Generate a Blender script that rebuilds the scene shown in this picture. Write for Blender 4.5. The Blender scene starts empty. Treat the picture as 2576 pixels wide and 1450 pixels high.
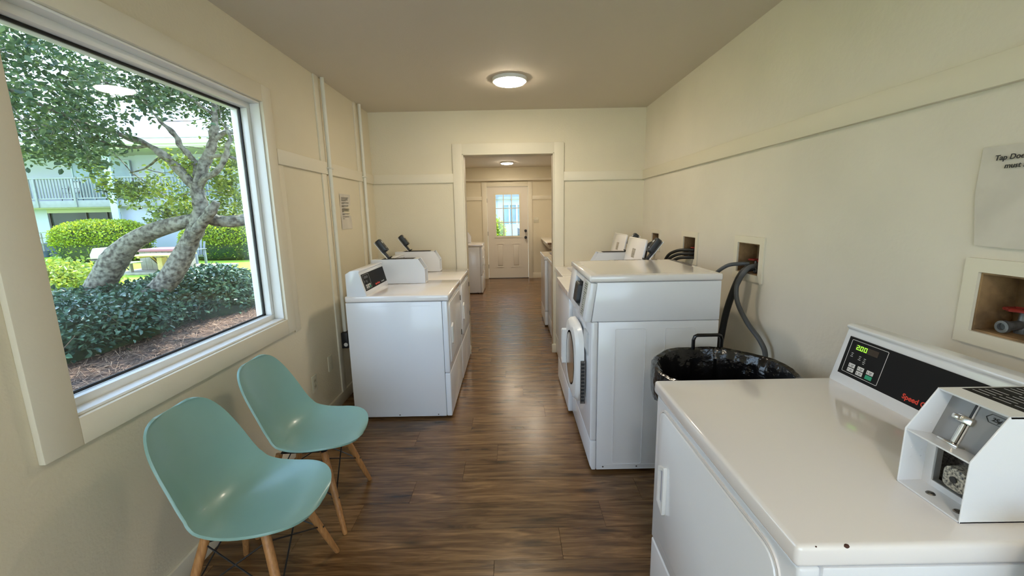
import bpy, bmesh, math, random
import numpy as np
from mathutils import Vector, Matrix
random.seed(3); np.random.seed(3)
S = bpy.context.scene
COL = S.collection
# ---------------------------------------------------------------- camera
F, PITCH, ROLL, YAW, CAMH = 1053.3139, .1760, .0189, -.0016, 1.4568
def cam_matrix():
    cy, sy = math.cos(YAW), math.sin(YAW); cp, sp = math.cos(PITCH), math.sin(PITCH); cr, sr = math.cos(ROLL), math.sin(ROLL)
    A = Matrix(((cy,-sy,0),(sy,cy,0),(0,0,1)))
    B = Matrix(((1,0,0),(0,sp,cp),(0,cp,-sp)))
    Cc = Matrix(((cr,-sr,0),(sr,cr,0),(0,0,1)))
    M = Cc @ B @ A                       # rows: right, up, forward
    R = Matrix((M[0], M[1], -Vector(M[2]))).transposed()
    m = R.to_4x4(); m.translation = (0, 0, CAMH); return m
cd = bpy.data.cameras.new('camera'); cam = bpy.data.objects.new('camera', cd); COL.objects.link(cam)
cd.sensor_fit = 'HORIZONTAL'; cd.sensor_width = 36; cd.lens = 36*F/2576; cd.clip_start = .02; cd.clip_end = 300
cam.matrix_world = cam_matrix(); S.camera = cam
# ---------------------------------------------------------------- world, sun, exposure
S.view_settings.view_transform = 'Standard'; S.view_settings.look = 'None'
S.view_settings.gamma = 1; S.view_settings.use_curve_mapping = False
S.view_settings.exposure = 1.22
W_ = bpy.data.worlds.new('sky'); S.world = W_; W_.use_nodes = True
nt = W_.node_tree; bg = nt.nodes['Background']
tc = nt.nodes.new('ShaderNodeTexCoord'); sx = nt.nodes.new('ShaderNodeSeparateXYZ')
cr_ = nt.nodes.new('ShaderNodeValToRGB')
nt.links.new(tc.outputs['Generated'], sx.inputs[0]); nt.links.new(sx.outputs['Z'], cr_.inputs[0])
cr_.color_ramp.elements[0].color = (.72,.85,1,1); cr_.color_ramp.elements[1].color = (.40,.62,1,1)
cr_.color_ramp.elements[0].position = .02; cr_.color_ramp.elements[1].position = .75
nt.links.new(cr_.outputs[0], bg.inputs[0]); bg.inputs[1].default_value = 2.25
sun = bpy.data.lights.new('sun', 'SUN'); sun.energy = 4.6; sun.angle = math.radians(.6); sun.color = (1,.96,.86)
so = bpy.data.objects.new('sun', sun); COL.objects.link(so)
so.rotation_euler = Vector((.22,.55,1.0)).to_track_quat('Z','Y').to_euler()
LAMP_E = 48.0; LAMP_C = (1,.86,.66)
try:
    S.cycles.max_bounces = 10; S.cycles.diffuse_bounces = 6; S.cycles.transparent_max_bounces = 24
    S.cycles.use_denoising = True; S.cycles.sample_clamp_indirect = 6
except Exception: pass
# ---------------------------------------------------------------- materials
MATS = {}
def mat(name, col, rough=.5, metal=0, var=0, vscale=5, bump=0, bscale=60, col2=None, spec=.5, stretch=None, emit=0, coat=0, trans=0):
    if name in MATS: return MATS[name]
    m = bpy.data.materials.new(name); m.use_nodes = True; n = m.node_tree; b = n.nodes['Principled BSDF']
    b.inputs['Base Color'].default_value = (*col,1); b.inputs['Roughness'].default_value = rough; b.inputs['Metallic'].default_value = metal
    b.inputs['Specular IOR Level'].default_value = spec
    if coat: b.inputs['Coat Weight'].default_value = coat; b.inputs['Coat Roughness'].default_value = .1
    t = n.nodes.new('ShaderNodeTexCoord'); src = t.outputs['Object']
    if stretch:
        mp = n.nodes.new('ShaderNodeMapping'); mp.inputs['Scale'].default_value = stretch; n.links.new(src, mp.inputs[0]); src = mp.outputs[0]
    if var or col2:
        no = n.nodes.new('ShaderNodeTexNoise'); no.inputs['Scale'].default_value = vscale; no.inputs['Detail'].default_value = 4
        n.links.new(src, no.inputs['Vector']); mx = n.nodes.new('ShaderNodeValToRGB')
        a = col; c2 = col2 or tuple(c*(1-var) for c in col)
        mx.color_ramp.elements[0].color = (*c2,1); mx.color_ramp.elements[1].color = (*a,1)
        mx.color_ramp.elements[0].position = .35; mx.color_ramp.elements[1].position = .62
        n.links.new(no.outputs[0], mx.inputs[0]); n.links.new(mx.outputs[0], b.inputs['Base Color'])
    if bump:
        nb = n.nodes.new('ShaderNodeTexNoise'); nb.inputs['Scale'].default_value = bscale; nb.inputs['Detail'].default_value = 3
        n.links.new(src, nb.inputs['Vector']); bu = n.nodes.new('ShaderNodeBump'); bu.inputs['Strength'].default_value = bump; bu.inputs['Distance'].default_value = .01
        n.links.new(nb.outputs[0], bu.inputs['Height']); n.links.new(bu.outputs[0], b.inputs['Normal'])
    if emit: b.inputs['Emission Color'].default_value = (*col,1); b.inputs['Emission Strength'].default_value = emit
    MATS[name] = m; return m
WALL = mat('wall_paint', (.74,.67,.51), .65, var=.05, vscale=1.3, bump=.12, bscale=90)
WALL_R = mat('old_wall_paint', (.77,.71,.60), .6, var=.07, vscale=1.8, bump=.14, bscale=35)
CEIL = mat('ceiling_paint', (.63,.57,.47), .8, bump=.1, bscale=120)
TRIM = mat('trim_paint', (.76,.70,.56), .5, bump=.06, bscale=50)
WTRIM = mat('white_window_trim', (.82,.82,.79), .35)
ENAMEL = mat('white_enamel_cool_lit', (.80,.815,.85), .22, bump=.02, bscale=220, coat=.3)  # bluish daylight on the machine sides is mixed into this white
ENAMEL2 = mat('white_enamel_warm_lit', (.85,.81,.79), .12, coat=.6)  # same enamel, warm ceiling reflection on the tops put into its colour
PLASTIC = mat('white_plastic', (.80,.80,.79), .35)
BLACK = mat('black_plastic', (.015,.015,.016), .4)
GLOSSB = mat('gloss_black', (.01,.01,.011), .15)
PANEL = mat('black_console_panel', (.010,.010,.011), .6, spec=.15)
SLATE = mat('slate_plastic', (.022,.027,.034), .4)
GREY = mat('grey_paint', (.30,.31,.33), .45)
LGREY = mat('light_grey', (.55,.56,.57), .5)
CHROME = mat('chrome', (.7,.68,.64), .22, metal=1)
STEEL = mat('dark_steel', (.25,.23,.21), .4, metal=1, var=.6, vscale=300)
RED = mat('red_print', (.75,.05,.02), .5)
REDP = mat('red_valve_paint', (.26,.025,.018), .45)
WHITE = mat('white_print', (.75,.75,.75), .5)
GREENB = mat('green_key', (.02,.36,.20), .4)
DIGIT = mat('green_digits', (.22,.75,.03), .5, emit=1.1)
DISPB = mat('dim_display', (.035,.022,.016), .3)
INK = mat('black_ink', (.02,.02,.02), .6)
PAPER = mat('paper', (.66,.61,.53), .8, var=.1, vscale=9)
PLY = mat('box_plywood', (.33,.20,.09), .7, col2=(.17,.10,.045), vscale=14, bump=.3, bscale=60)
PIPE = mat('painted_pipe', (.72,.70,.60), .35)
IVORY = mat('ivory_plate', (.68,.64,.50), .4)
HOSE_B = mat('black_rubber', (.018,.018,.018), .45)
HOSE_G = mat('grey_rubber', (.085,.088,.09), .5)
SHELL = mat('seafoam_shell', (.23,.40,.355), .33, var=.06, vscale=4, bump=.02, bscale=300, coat=.15)
LEGW = mat('beech_leg', (.50,.25,.09), .45, col2=(.36,.165,.055), vscale=9, stretch=(14,14,1.2))
BAG = mat('black_bag', (.006,.006,.007), .16, bump=.9, bscale=16)
BIN = mat('bin_plastic', (.20,.20,.21), .5)
LAMIN = mat('brown_laminate', (.20,.11,.05), .5, col2=(.08,.04,.02), vscale=40)
GASKET = mat('gasket', (.008,.008,.008), .5)
def floor_mat():
    m = bpy.data.materials.new('vinyl_plank'); m.use_nodes = True; n = m.node_tree; b = n.nodes['Principled BSDF']
    L = n.links.new; N = n.nodes.new
    t = N('ShaderNodeTexCoord'); oi = N('ShaderNodeObjectInfo'); mp = N('ShaderNodeMapping'); mp.inputs['Scale'].default_value = (1.3,13,1)
    cmb = N('ShaderNodeCombineXYZ'); mu = N('ShaderNodeMath'); mu.operation = 'MULTIPLY'; mu.inputs[1].default_value = 37
    L(oi.outputs['Random'], mu.inputs[0]); L(mu.outputs[0], cmb.inputs[0]); L(mu.outputs[0], cmb.inputs[1]); L(cmb.outputs[0], mp.inputs['Location'])
    L(t.outputs['Object'], mp.inputs['Vector'])
    n1 = N('ShaderNodeTexNoise'); n1.inputs['Scale'].default_value = 2.2; n1.inputs['Detail'].default_value = 9; n1.inputs['Roughness'].default_value = .58; n1.inputs['Distortion'].default_value = 1.1
    L(mp.outputs[0], n1.inputs['Vector'])
    r = N('ShaderNodeValToRGB'); e = r.color_ramp.elements
    e[0].position = .28; e[0].color = (.050,.022,.007,1); e[1].position = .72; e[1].color = (.27,.150,.062,1)
    q = e.new(.47); q.color = (.135,.068,.026,1)
    L(n1.outputs[0], r.inputs[0])
    # knots
    mk = N('ShaderNodeMapping'); mk.inputs['Scale'].default_value = (1.1,4.4,1); L(t.outputs['Object'], mk.inputs[0]); L(cmb.outputs[0], mk.inputs['Location'])
    vo = N('ShaderNodeTexVoronoi'); vo.voronoi_dimensions = '2D'; vo.inputs['Scale'].default_value = 1.25; L(mk.outputs[0], vo.inputs['Vector'])
    kr = N('ShaderNodeMapRange'); kr.inputs[1].default_value = .02; kr.inputs[2].default_value = .14; kr.inputs[3].default_value = .32; kr.inputs[4].default_value = 1
    L(vo.outputs['Distance'], kr.inputs[0])
    m1 = N('ShaderNodeMix'); m1.data_type = 'RGBA'; m1.blend_type = 'MULTIPLY'; m1.inputs[0].default_value = 1
    cb = N('ShaderNodeCombineXYZ'); [L(kr.outputs[0], cb.inputs[i]) for i in range(3)]
    L(r.outputs[0], m1.inputs[6]); L(cb.outputs[0], m1.inputs[7])
    ms = N('ShaderNodeMapping'); ms.inputs['Scale'].default_value = (5,150,1); L(t.outputs['Object'], ms.inputs[0]); L(cmb.outputs[0], ms.inputs['Location'])
    n2 = N('ShaderNodeTexNoise'); n2.inputs['Scale'].default_value = 1.4; n2.inputs['Detail'].default_value = 4; L(ms.outputs[0], n2.inputs['Vector'])
    r2 = N('ShaderNodeMapRange'); r2.inputs[1].default_value = .32; r2.inputs[2].default_value = .66; r2.inputs[3].default_value = .84; r2.inputs[4].default_value = 1.28; L(n2.outputs[0], r2.inputs[0])
    hs = N('ShaderNodeHueSaturation'); mm = N('ShaderNodeMath'); mm.operation = 'MULTIPLY'; vr = N('ShaderNodeMapRange'); vr.inputs[3].default_value = .82; vr.inputs[4].default_value = 1.2
    L(oi.outputs['Random'], vr.inputs[0]); L(vr.outputs[0], mm.inputs[0]); L(r2.outputs[0], mm.inputs[1]); L(mm.outputs[0], hs.inputs['Value']); L(m1.outputs[2], hs.inputs['Color']); L(hs.outputs[0], b.inputs['Base Color'])
    b.inputs['Roughness'].default_value = .26; b.inputs['Specular IOR Level'].default_value = .5
    bu = N('ShaderNodeBump'); bu.inputs['Strength'].default_value = .18; bu.inputs['Distance'].default_value = .004; L(n1.outputs[0], bu.inputs['Height']); L(bu.outputs[0], b.inputs['Normal'])
    return m
FLOORM = floor_mat()
def glass_mat(name, tint=(1,1,1), refl=1.0, rough=0.0):
    m = bpy.data.materials.new(name); m.use_nodes = True; n = m.node_tree; n.nodes.clear(); L = n.links.new; N = n.nodes.new
    o = N('ShaderNodeOutputMaterial'); mx = N('ShaderNodeMixShader'); tr = N('ShaderNodeBsdfTransparent'); g = N('ShaderNodeBsdfGlossy'); fr = N('ShaderNodeLayerWeight')
    fr.inputs['Blend'].default_value = .5; tr.inputs[0].default_value = (*tint,1); g.inputs['Roughness'].default_value = rough
    pw = N('ShaderNodeMath'); pw.operation = 'POWER'; pw.inputs[1].default_value = 5; L(fr.outputs['Facing'], pw.inputs[0])
    mu = N('ShaderNodeMath'); mu.operation = 'MULTIPLY_ADD'; mu.inputs[1].default_value = .96*refl; mu.inputs[2].default_value = .04*refl; mu.use_clamp = True
    L(pw.outputs[0], mu.inputs[0]); L(mu.outputs[0], mx.inputs[0]); L(tr.outputs[0], mx.inputs[1]); L(g.outputs[0], mx.inputs[2]); L(mx.outputs[0], o.inputs[0])
    return m
GLASS = glass_mat('window_glass', (.97,.99,.98), 1.0)
DGLASS = mat('dark_building_glass', (.03,.05,.045), .25, spec=.25, var=.5, vscale=1.2)
BGLASS = mat('blue_building_glass', (.22,.36,.42), .15, var=.4, vscale=1.0)
def leaf_mat(name, c1, c2, rough=.4, trans=.35):
    m = bpy.data.materials.new(name); m.use_nodes = True; n = m.node_tree; L = n.links.new; N = n.nodes.new
    b = n.nodes['Principled BSDF']; o = n.nodes['Material Output']; ge = N('ShaderNodeNewGeometry'); r = N('ShaderNodeValToRGB')
    r.color_ramp.elements[0].color = (*c1,1); r.color_ramp.elements[1].color = (*c2,1)
    L(ge.outputs['Random Per Island'], r.inputs[0]); L(r.outputs[0], b.inputs['Base Color']); b.inputs['Roughness'].default_value = rough
    tl = N('ShaderNodeBsdfTranslucent'); hs = N('ShaderNodeHueSaturation'); hs.inputs['Hue'].default_value = .47; hs.inputs['Value'].default_value = 1.7
    L(r.outputs[0], hs.inputs['Color']); L(hs.outputs[0], tl.inputs[0])
    mx = N('ShaderNodeMixShader'); mx.inputs[0].default_value = trans; L(b.outputs[0], mx.inputs[1]); L(tl.outputs[0], mx.inputs[2]); L(mx.outputs[0], o.inputs[0])
    return m
LEAF_T = leaf_mat('tree_leaf', (.022,.054,.032), (.088,.155,.06), .3, .4)
LEAF_B = leaf_mat('bush_leaf', (.020,.055,.035), (.11,.20,.12), .16, .12)
LEAF_H = leaf_mat('hedge_leaf', (.09,.19,.015), (.42,.52,.03), .4, .3)
LEAF_Y = leaf_mat('shrub_leaf', (.09,.18,.02), (.30,.38,.05), .35, .4)
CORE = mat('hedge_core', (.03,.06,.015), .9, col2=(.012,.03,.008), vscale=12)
BARK = mat('pale_bark', (.27,.26,.20), .85, col2=(.055,.047,.036), vscale=17, bump=1.0, bscale=24)
MULCH = mat('pine_straw_ground', (.115,.062,.040), .9, col2=(.030,.016,.011), vscale=9, bump=.8, bscale=45)
STRAW = leaf_mat('straw', (.08,.04,.025), (.42,.27,.17), .7, .1)
LAWN = mat('lawn', (.34,.52,.035), .8, col2=(.26,.44,.02), vscale=3, bump=.5, bscale=80)
BWALL = mat('building_wall', (.42,.47,.56), .7, var=.04, vscale=1)
BCREAM = mat('building_cream', (.46,.47,.36), .7)
BWOOD = mat('balcony_wood', (.27,.30,.31), .7, var=.12, vscale=6)
BPOST = mat('column_paint', (.44,.56,.62), .6)
BBASE = mat('blue_skirting', (.09,.12,.16), .7, var=.3, vscale=4)
ROOFM = mat('roof_shingle', (.48,.50,.58), .8, var=.12, vscale=20)
YWOOD = mat('yellow_pine', (.62,.46,.22), .6, var=.15, vscale=8)
GWOOD = mat('grey_wood', (.36,.34,.28), .8, var=.25, vscale=7)
MAROON = mat('maroon_cover', (.30,.14,.16), .6)
CONC = mat('concrete', (.60,.59,.56), .8, var=.1)
# ---------------------------------------------------------------- mesh helpers
def link(name, me, material=None, parent=None, smooth=None):
    o = bpy.data.objects.new(name, me); COL.objects.link(o)
    if material is not None and not me.materials: me.materials.append(material)
    if parent is not None: o.parent = parent
    return o
class MB:
    """collects shapes of one part"""
    def __init__(s): s.bm = bmesh.new()
    def _add(s, verts, faces, M=None):
        vs = [s.bm.verts.new(M @ Vector(v) if M else v) for v in verts]
        out = []
        for f in faces:
            try: out.append(s.bm.faces.new([vs[i] for i in f]))
            except ValueError: pass
        return vs, out
    def box(s, x0,y0,z0,x1,y1,z1, bev=0, seg=2, M=None):
        t = bmesh.new(); x0,x1 = sorted((x0,x1)); y0,y1 = sorted((y0,y1)); z0,z1 = sorted((z0,z1))
        vs = [t.verts.new(v) for v in ((x0,y0,z0),(x1,y0,z0),(x1,y1,z0),(x0,y1,z0),(x0,y0,z1),(x1,y0,z1),(x1,y1,z1),(x0,y1,z1))]
        for f in ((0,3,2,1),(4,5,6,7),(0,1,5,4),(1,2,6,5),(2,3,7,6),(3,0,4,7)): t.faces.new([vs[i] for i in f])
        if bev: bmesh.ops.bevel(t, geom=t.edges[:], offset=min(bev, .49*min(x1-x0,y1-y0,z1-z0)), segments=seg, affect='EDGES', profile=.5)
        s.merge(t, M); return s
    def merge(s, t, M=None):
        if M: bmesh.ops.transform(t, matrix=M, verts=t.verts[:])
        me = bpy.data.meshes.new('t'); t.to_mesh(me); t.free(); s.bm.from_mesh(me); bpy.data.meshes.remove(me)
    def prism(s, pts, a0, a1, axis='x', bev=0, seg=2, M=None):
        """pts: polygon in the two other axes; extruded along axis from a0 to a1"""
        t = bmesh.new(); put = {'x':lambda a,p:(a,p[0],p[1]), 'y':lambda a,p:(p[0],a,p[1]), 'z':lambda a,p:(p[0],p[1],a)}[axis]
        A = [t.verts.new(put(a0,p)) for p in pts]; B = [t.verts.new(put(a1,p)) for p in pts]; n = len(pts)
        t.faces.new(A[::-1]); t.faces.new(B)
        for i in range(n): t.faces.new((A[i],A[(i+1)%n],B[(i+1)%n],B[i]))
        bmesh.ops.recalc_face_normals(t, faces=t.faces[:])
        if bev: bmesh.ops.bevel(t, geom=t.edges[:], offset=bev, segments=seg, affect='EDGES', profile=.5)
        s.merge(t, M); return s
    def tube(s, pts, r, n=8, cap=True, smooth=0, M=None):
        pts = [Vector(p) for p in pts]; rr = list(r) if hasattr(r,'__len__') else [r]*len(pts)
        if smooth:
            P2, R2 = [], []
            for i in range(len(pts)-1):
                p0,p1,p2,p3 = pts[max(i-1,0)],pts[i],pts[i+1],pts[min(i+2,len(pts)-1)]
                for k in range(smooth):
                    t = k/smooth
                    P2.append(.5*((2*p1)+(p2-p0)*t+(2*p0-5*p1+4*p2-p3)*t*t+(3*p1-p0-3*p2+p3)*t**3)); R2.append(rr[i]*(1-t)+rr[i+1]*t)
            P2.append(pts[-1]); R2.append(rr[-1]); pts, rr = P2, R2
        rings = []; d0 = (pts[1]-pts[0]).normalized(); u = d0.orthogonal().normalized()
        for i,p in enumerate(pts):
            d = ((pts[min(i+1,len(pts)-1)]-pts[max(i-1,0)])).normalized()
            u = (u-d*u.dot(d)).normalized(); v = d.cross(u)
            rings.append([s.bm.verts.new((M @ q if M else q)) for q in [p+(u*math.cos(2*math.pi*k/n)+v*math.sin(2*math.pi*k/n))*rr[i] for k in range(n)]])
        for a,b in zip(rings, rings[1:]):
            for k in range(n): s.bm.faces.new((a[k],a[(k+1)%n],b[(k+1)%n],b[k]))
        if cap: s.bm.faces.new(rings[0][::-1]); s.bm.faces.new(rings[-1])
        return s
    def lathe(s, prof, n=32, c=(0,0,0), M=None, close=False):
        rings = []
        for r,z in prof: rings.append([s.bm.verts.new((M @ q if M else q)) for q in [Vector((c[0]+r*math.cos(2*math.pi*k/n), c[1]+r*math.sin(2*math.pi*k/n), c[2]+z)) for k in range(n)]])
        for a,b in zip(rings, rings[1:]):
            for k in range(n): s.bm.faces.new((a[k],a[(k+1)%n],b[(k+1)%n],b[k]))
        s.bm.faces.new(rings[0][::-1]); s.bm.faces.new(rings[-1]); return s
    def build(s, name, material, parent=None, smooth=True, recalc=True, raw=False):
        if recalc: bmesh.ops.recalc_face_normals(s.bm, faces=s.bm.faces[:])
        me = bpy.data.meshes.new(name); s.bm.to_mesh(me); s.bm.free(); me.materials.append(material)
        if smooth:
            me.polygons.foreach_set('use_smooth', [True]*len(me.polygons))
            try: me.set_sharp_from_angle(angle=math.radians(35))
            except Exception: pass
        o = bpy.data.objects.new(name, me); COL.objects.link(o)
        if parent is not None: o.parent = parent
        return o
def box(name, m, x0,y0,z0,x1,y1,z1, bev=0, parent=None, seg=2, M=None): return MB().box(x0,y0,z0,x1,y1,z1,bev,seg,M).build(name, m, parent)
def empty(name, loc=(0,0,0), rz=0, label=None, cat=None, group=None):
    o = bpy.data.objects.new(name, None); COL.objects.link(o); o.location = loc; o.rotation_euler = (0,0,rz); o.empty_display_size = .1
    tag(o, label, cat, group); return o
def tag(o, label=None, cat=None, group=None, kind=None):
    if label: o['label'] = label
    if cat: o['category'] = cat
    if group: o['group'] = group
    if kind: o['kind'] = kind
    return o
def struct(o): o['kind'] = 'structure'; return o
def rrect(x0,z0,x1,z1,r,n=6):
    pts = []
    for cx,cz,a0 in ((x1-r,z0+r,-90),(x1-r,z1-r,0),(x0+r,z1-r,90),(x0+r,z0+r,180)):
        for k in range(n+1):
            a = math.radians(a0+90*k/n); pts.append((cx+r*math.cos(a), cz+r*math.sin(a)))
    return pts
def ring(outer, inner, a0, a1, axis, M=None, mb=None):
    """frame between two polygons with equal point counts"""
    mb = mb or MB(); put = {'x':lambda a,p:(a,p[0],p[1]), 'y':lambda a,p:(p[0],a,p[1]), 'z':lambda a,p:(p[0],p[1],a)}[axis]; n = len(outer)
    V = [put(a,p) for a in (a0,a1) for P_ in (outer,inner) for p in P_]
    Fs = []
    for i in range(n):
        j = (i+1)%n
        Fs += [(i,j,n+j,n+i),(2*n+i,3*n+i,3*n+j,2*n+j),(i,2*n+i,2*n+j,j),(n+i,n+j,3*n+j,3*n+i)]
    mb._add(V,Fs,M); return mb
def text(name, s, size, m, parent, M, shear=0, bold=0, align='LEFT', ext=.0004):
    cu = bpy.data.curves.new(name,'FONT'); cu.body = s; cu.size = size; cu.shear = shear; cu.offset = bold; cu.extrude = ext; cu.align_x = align; cu.resolution_u = 3
    t = bpy.data.objects.new(name, cu); COL.objects.link(t); bpy.context.view_layer.update()
    me = bpy.data.meshes.new_from_object(t.evaluated_get(bpy.context.evaluated_depsgraph_get()))
    bpy.data.objects.remove(t); me.transform(M); me.materials.clear(); me.materials.append(m)
    o = bpy.data.objects.new(name, me); COL.objects.link(o); o.parent = parent; return o
def frame(o, ex, ey):
    ex = Vector(ex).normalized(); ey = Vector(ey).normalized(); ez = ex.cross(ey)
    m = Matrix((ex,ey,ez)).transposed().to_4x4(); m.translation = Vector(o); return m
def clone(root, loc=None, rz=None):
    r = root.copy(); COL.objects.link(r)
    if loc is not None: r.location = loc
    if rz is not None: r.rotation_euler = (0,0,rz)
    for ch in [c for c in bpy.data.objects if c.parent == root]:
        c = ch.copy(); COL.objects.link(c); c.parent = r
        for g in [x for x in bpy.data.objects if x.parent == ch]:
            d = g.copy(); COL.objects.link(d); d.parent = c
    return r
def leafmesh(name, P, m, size, parent=None, up=.5, jitter=.35, sun=None):
    """P: Nx3 array of leaf positions; a six-sided folded blade for each"""
    N = len(P); P = np.asarray(P,float)
    nrm = np.random.normal(size=(N,3)); nrm[:,2] += up*2; nrm /= np.linalg.norm(nrm,axis=1)[:,None]
    a = np.random.normal(size=(N,3)); a -= (a*nrm).sum(1)[:,None]*nrm; a /= np.linalg.norm(a,axis=1)[:,None]; b = np.cross(nrm,a)
    L = size*(1+jitter*(np.random.rand(N)*2-1)); Wd = L*.30
    tpl = [(0,0,0),(.35,-1,.06),(.75,-.75,.05),(1,0,-.03),(.75,.75,.05),(.35,1,.06)]
    V = np.zeros((N,6,3))
    for i,(u,v,w) in enumerate(tpl): V[:,i] = P + a*(u*L)[:,None] + b*(v*Wd)[:,None] + nrm*(w*L)[:,None]*2
    V = V.reshape(-1,3); base = (np.arange(N)*6)[:,None]
    q = np.concatenate([base+np.array([0,1,2,3]), base+np.array([0,3,4,5])],1).reshape(-1)
    me = bpy.data.meshes.new(name); me.vertices.add(N*6); me.vertices.foreach_set('co', V.ravel())
    me.loops.add(len(q)); me.loops.foreach_set('vertex_index', q); me.polygons.add(N*2); me.polygons.foreach_set('loop_start', np.arange(N*2)*4)
    me.update(calc_edges=True); me.validate(); me.materials.append(m)
    o = bpy.data.objects.new(name, me); COL.objects.link(o); o['kind'] = 'stuff'
    if parent is not None: o.parent = parent
    return o
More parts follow.
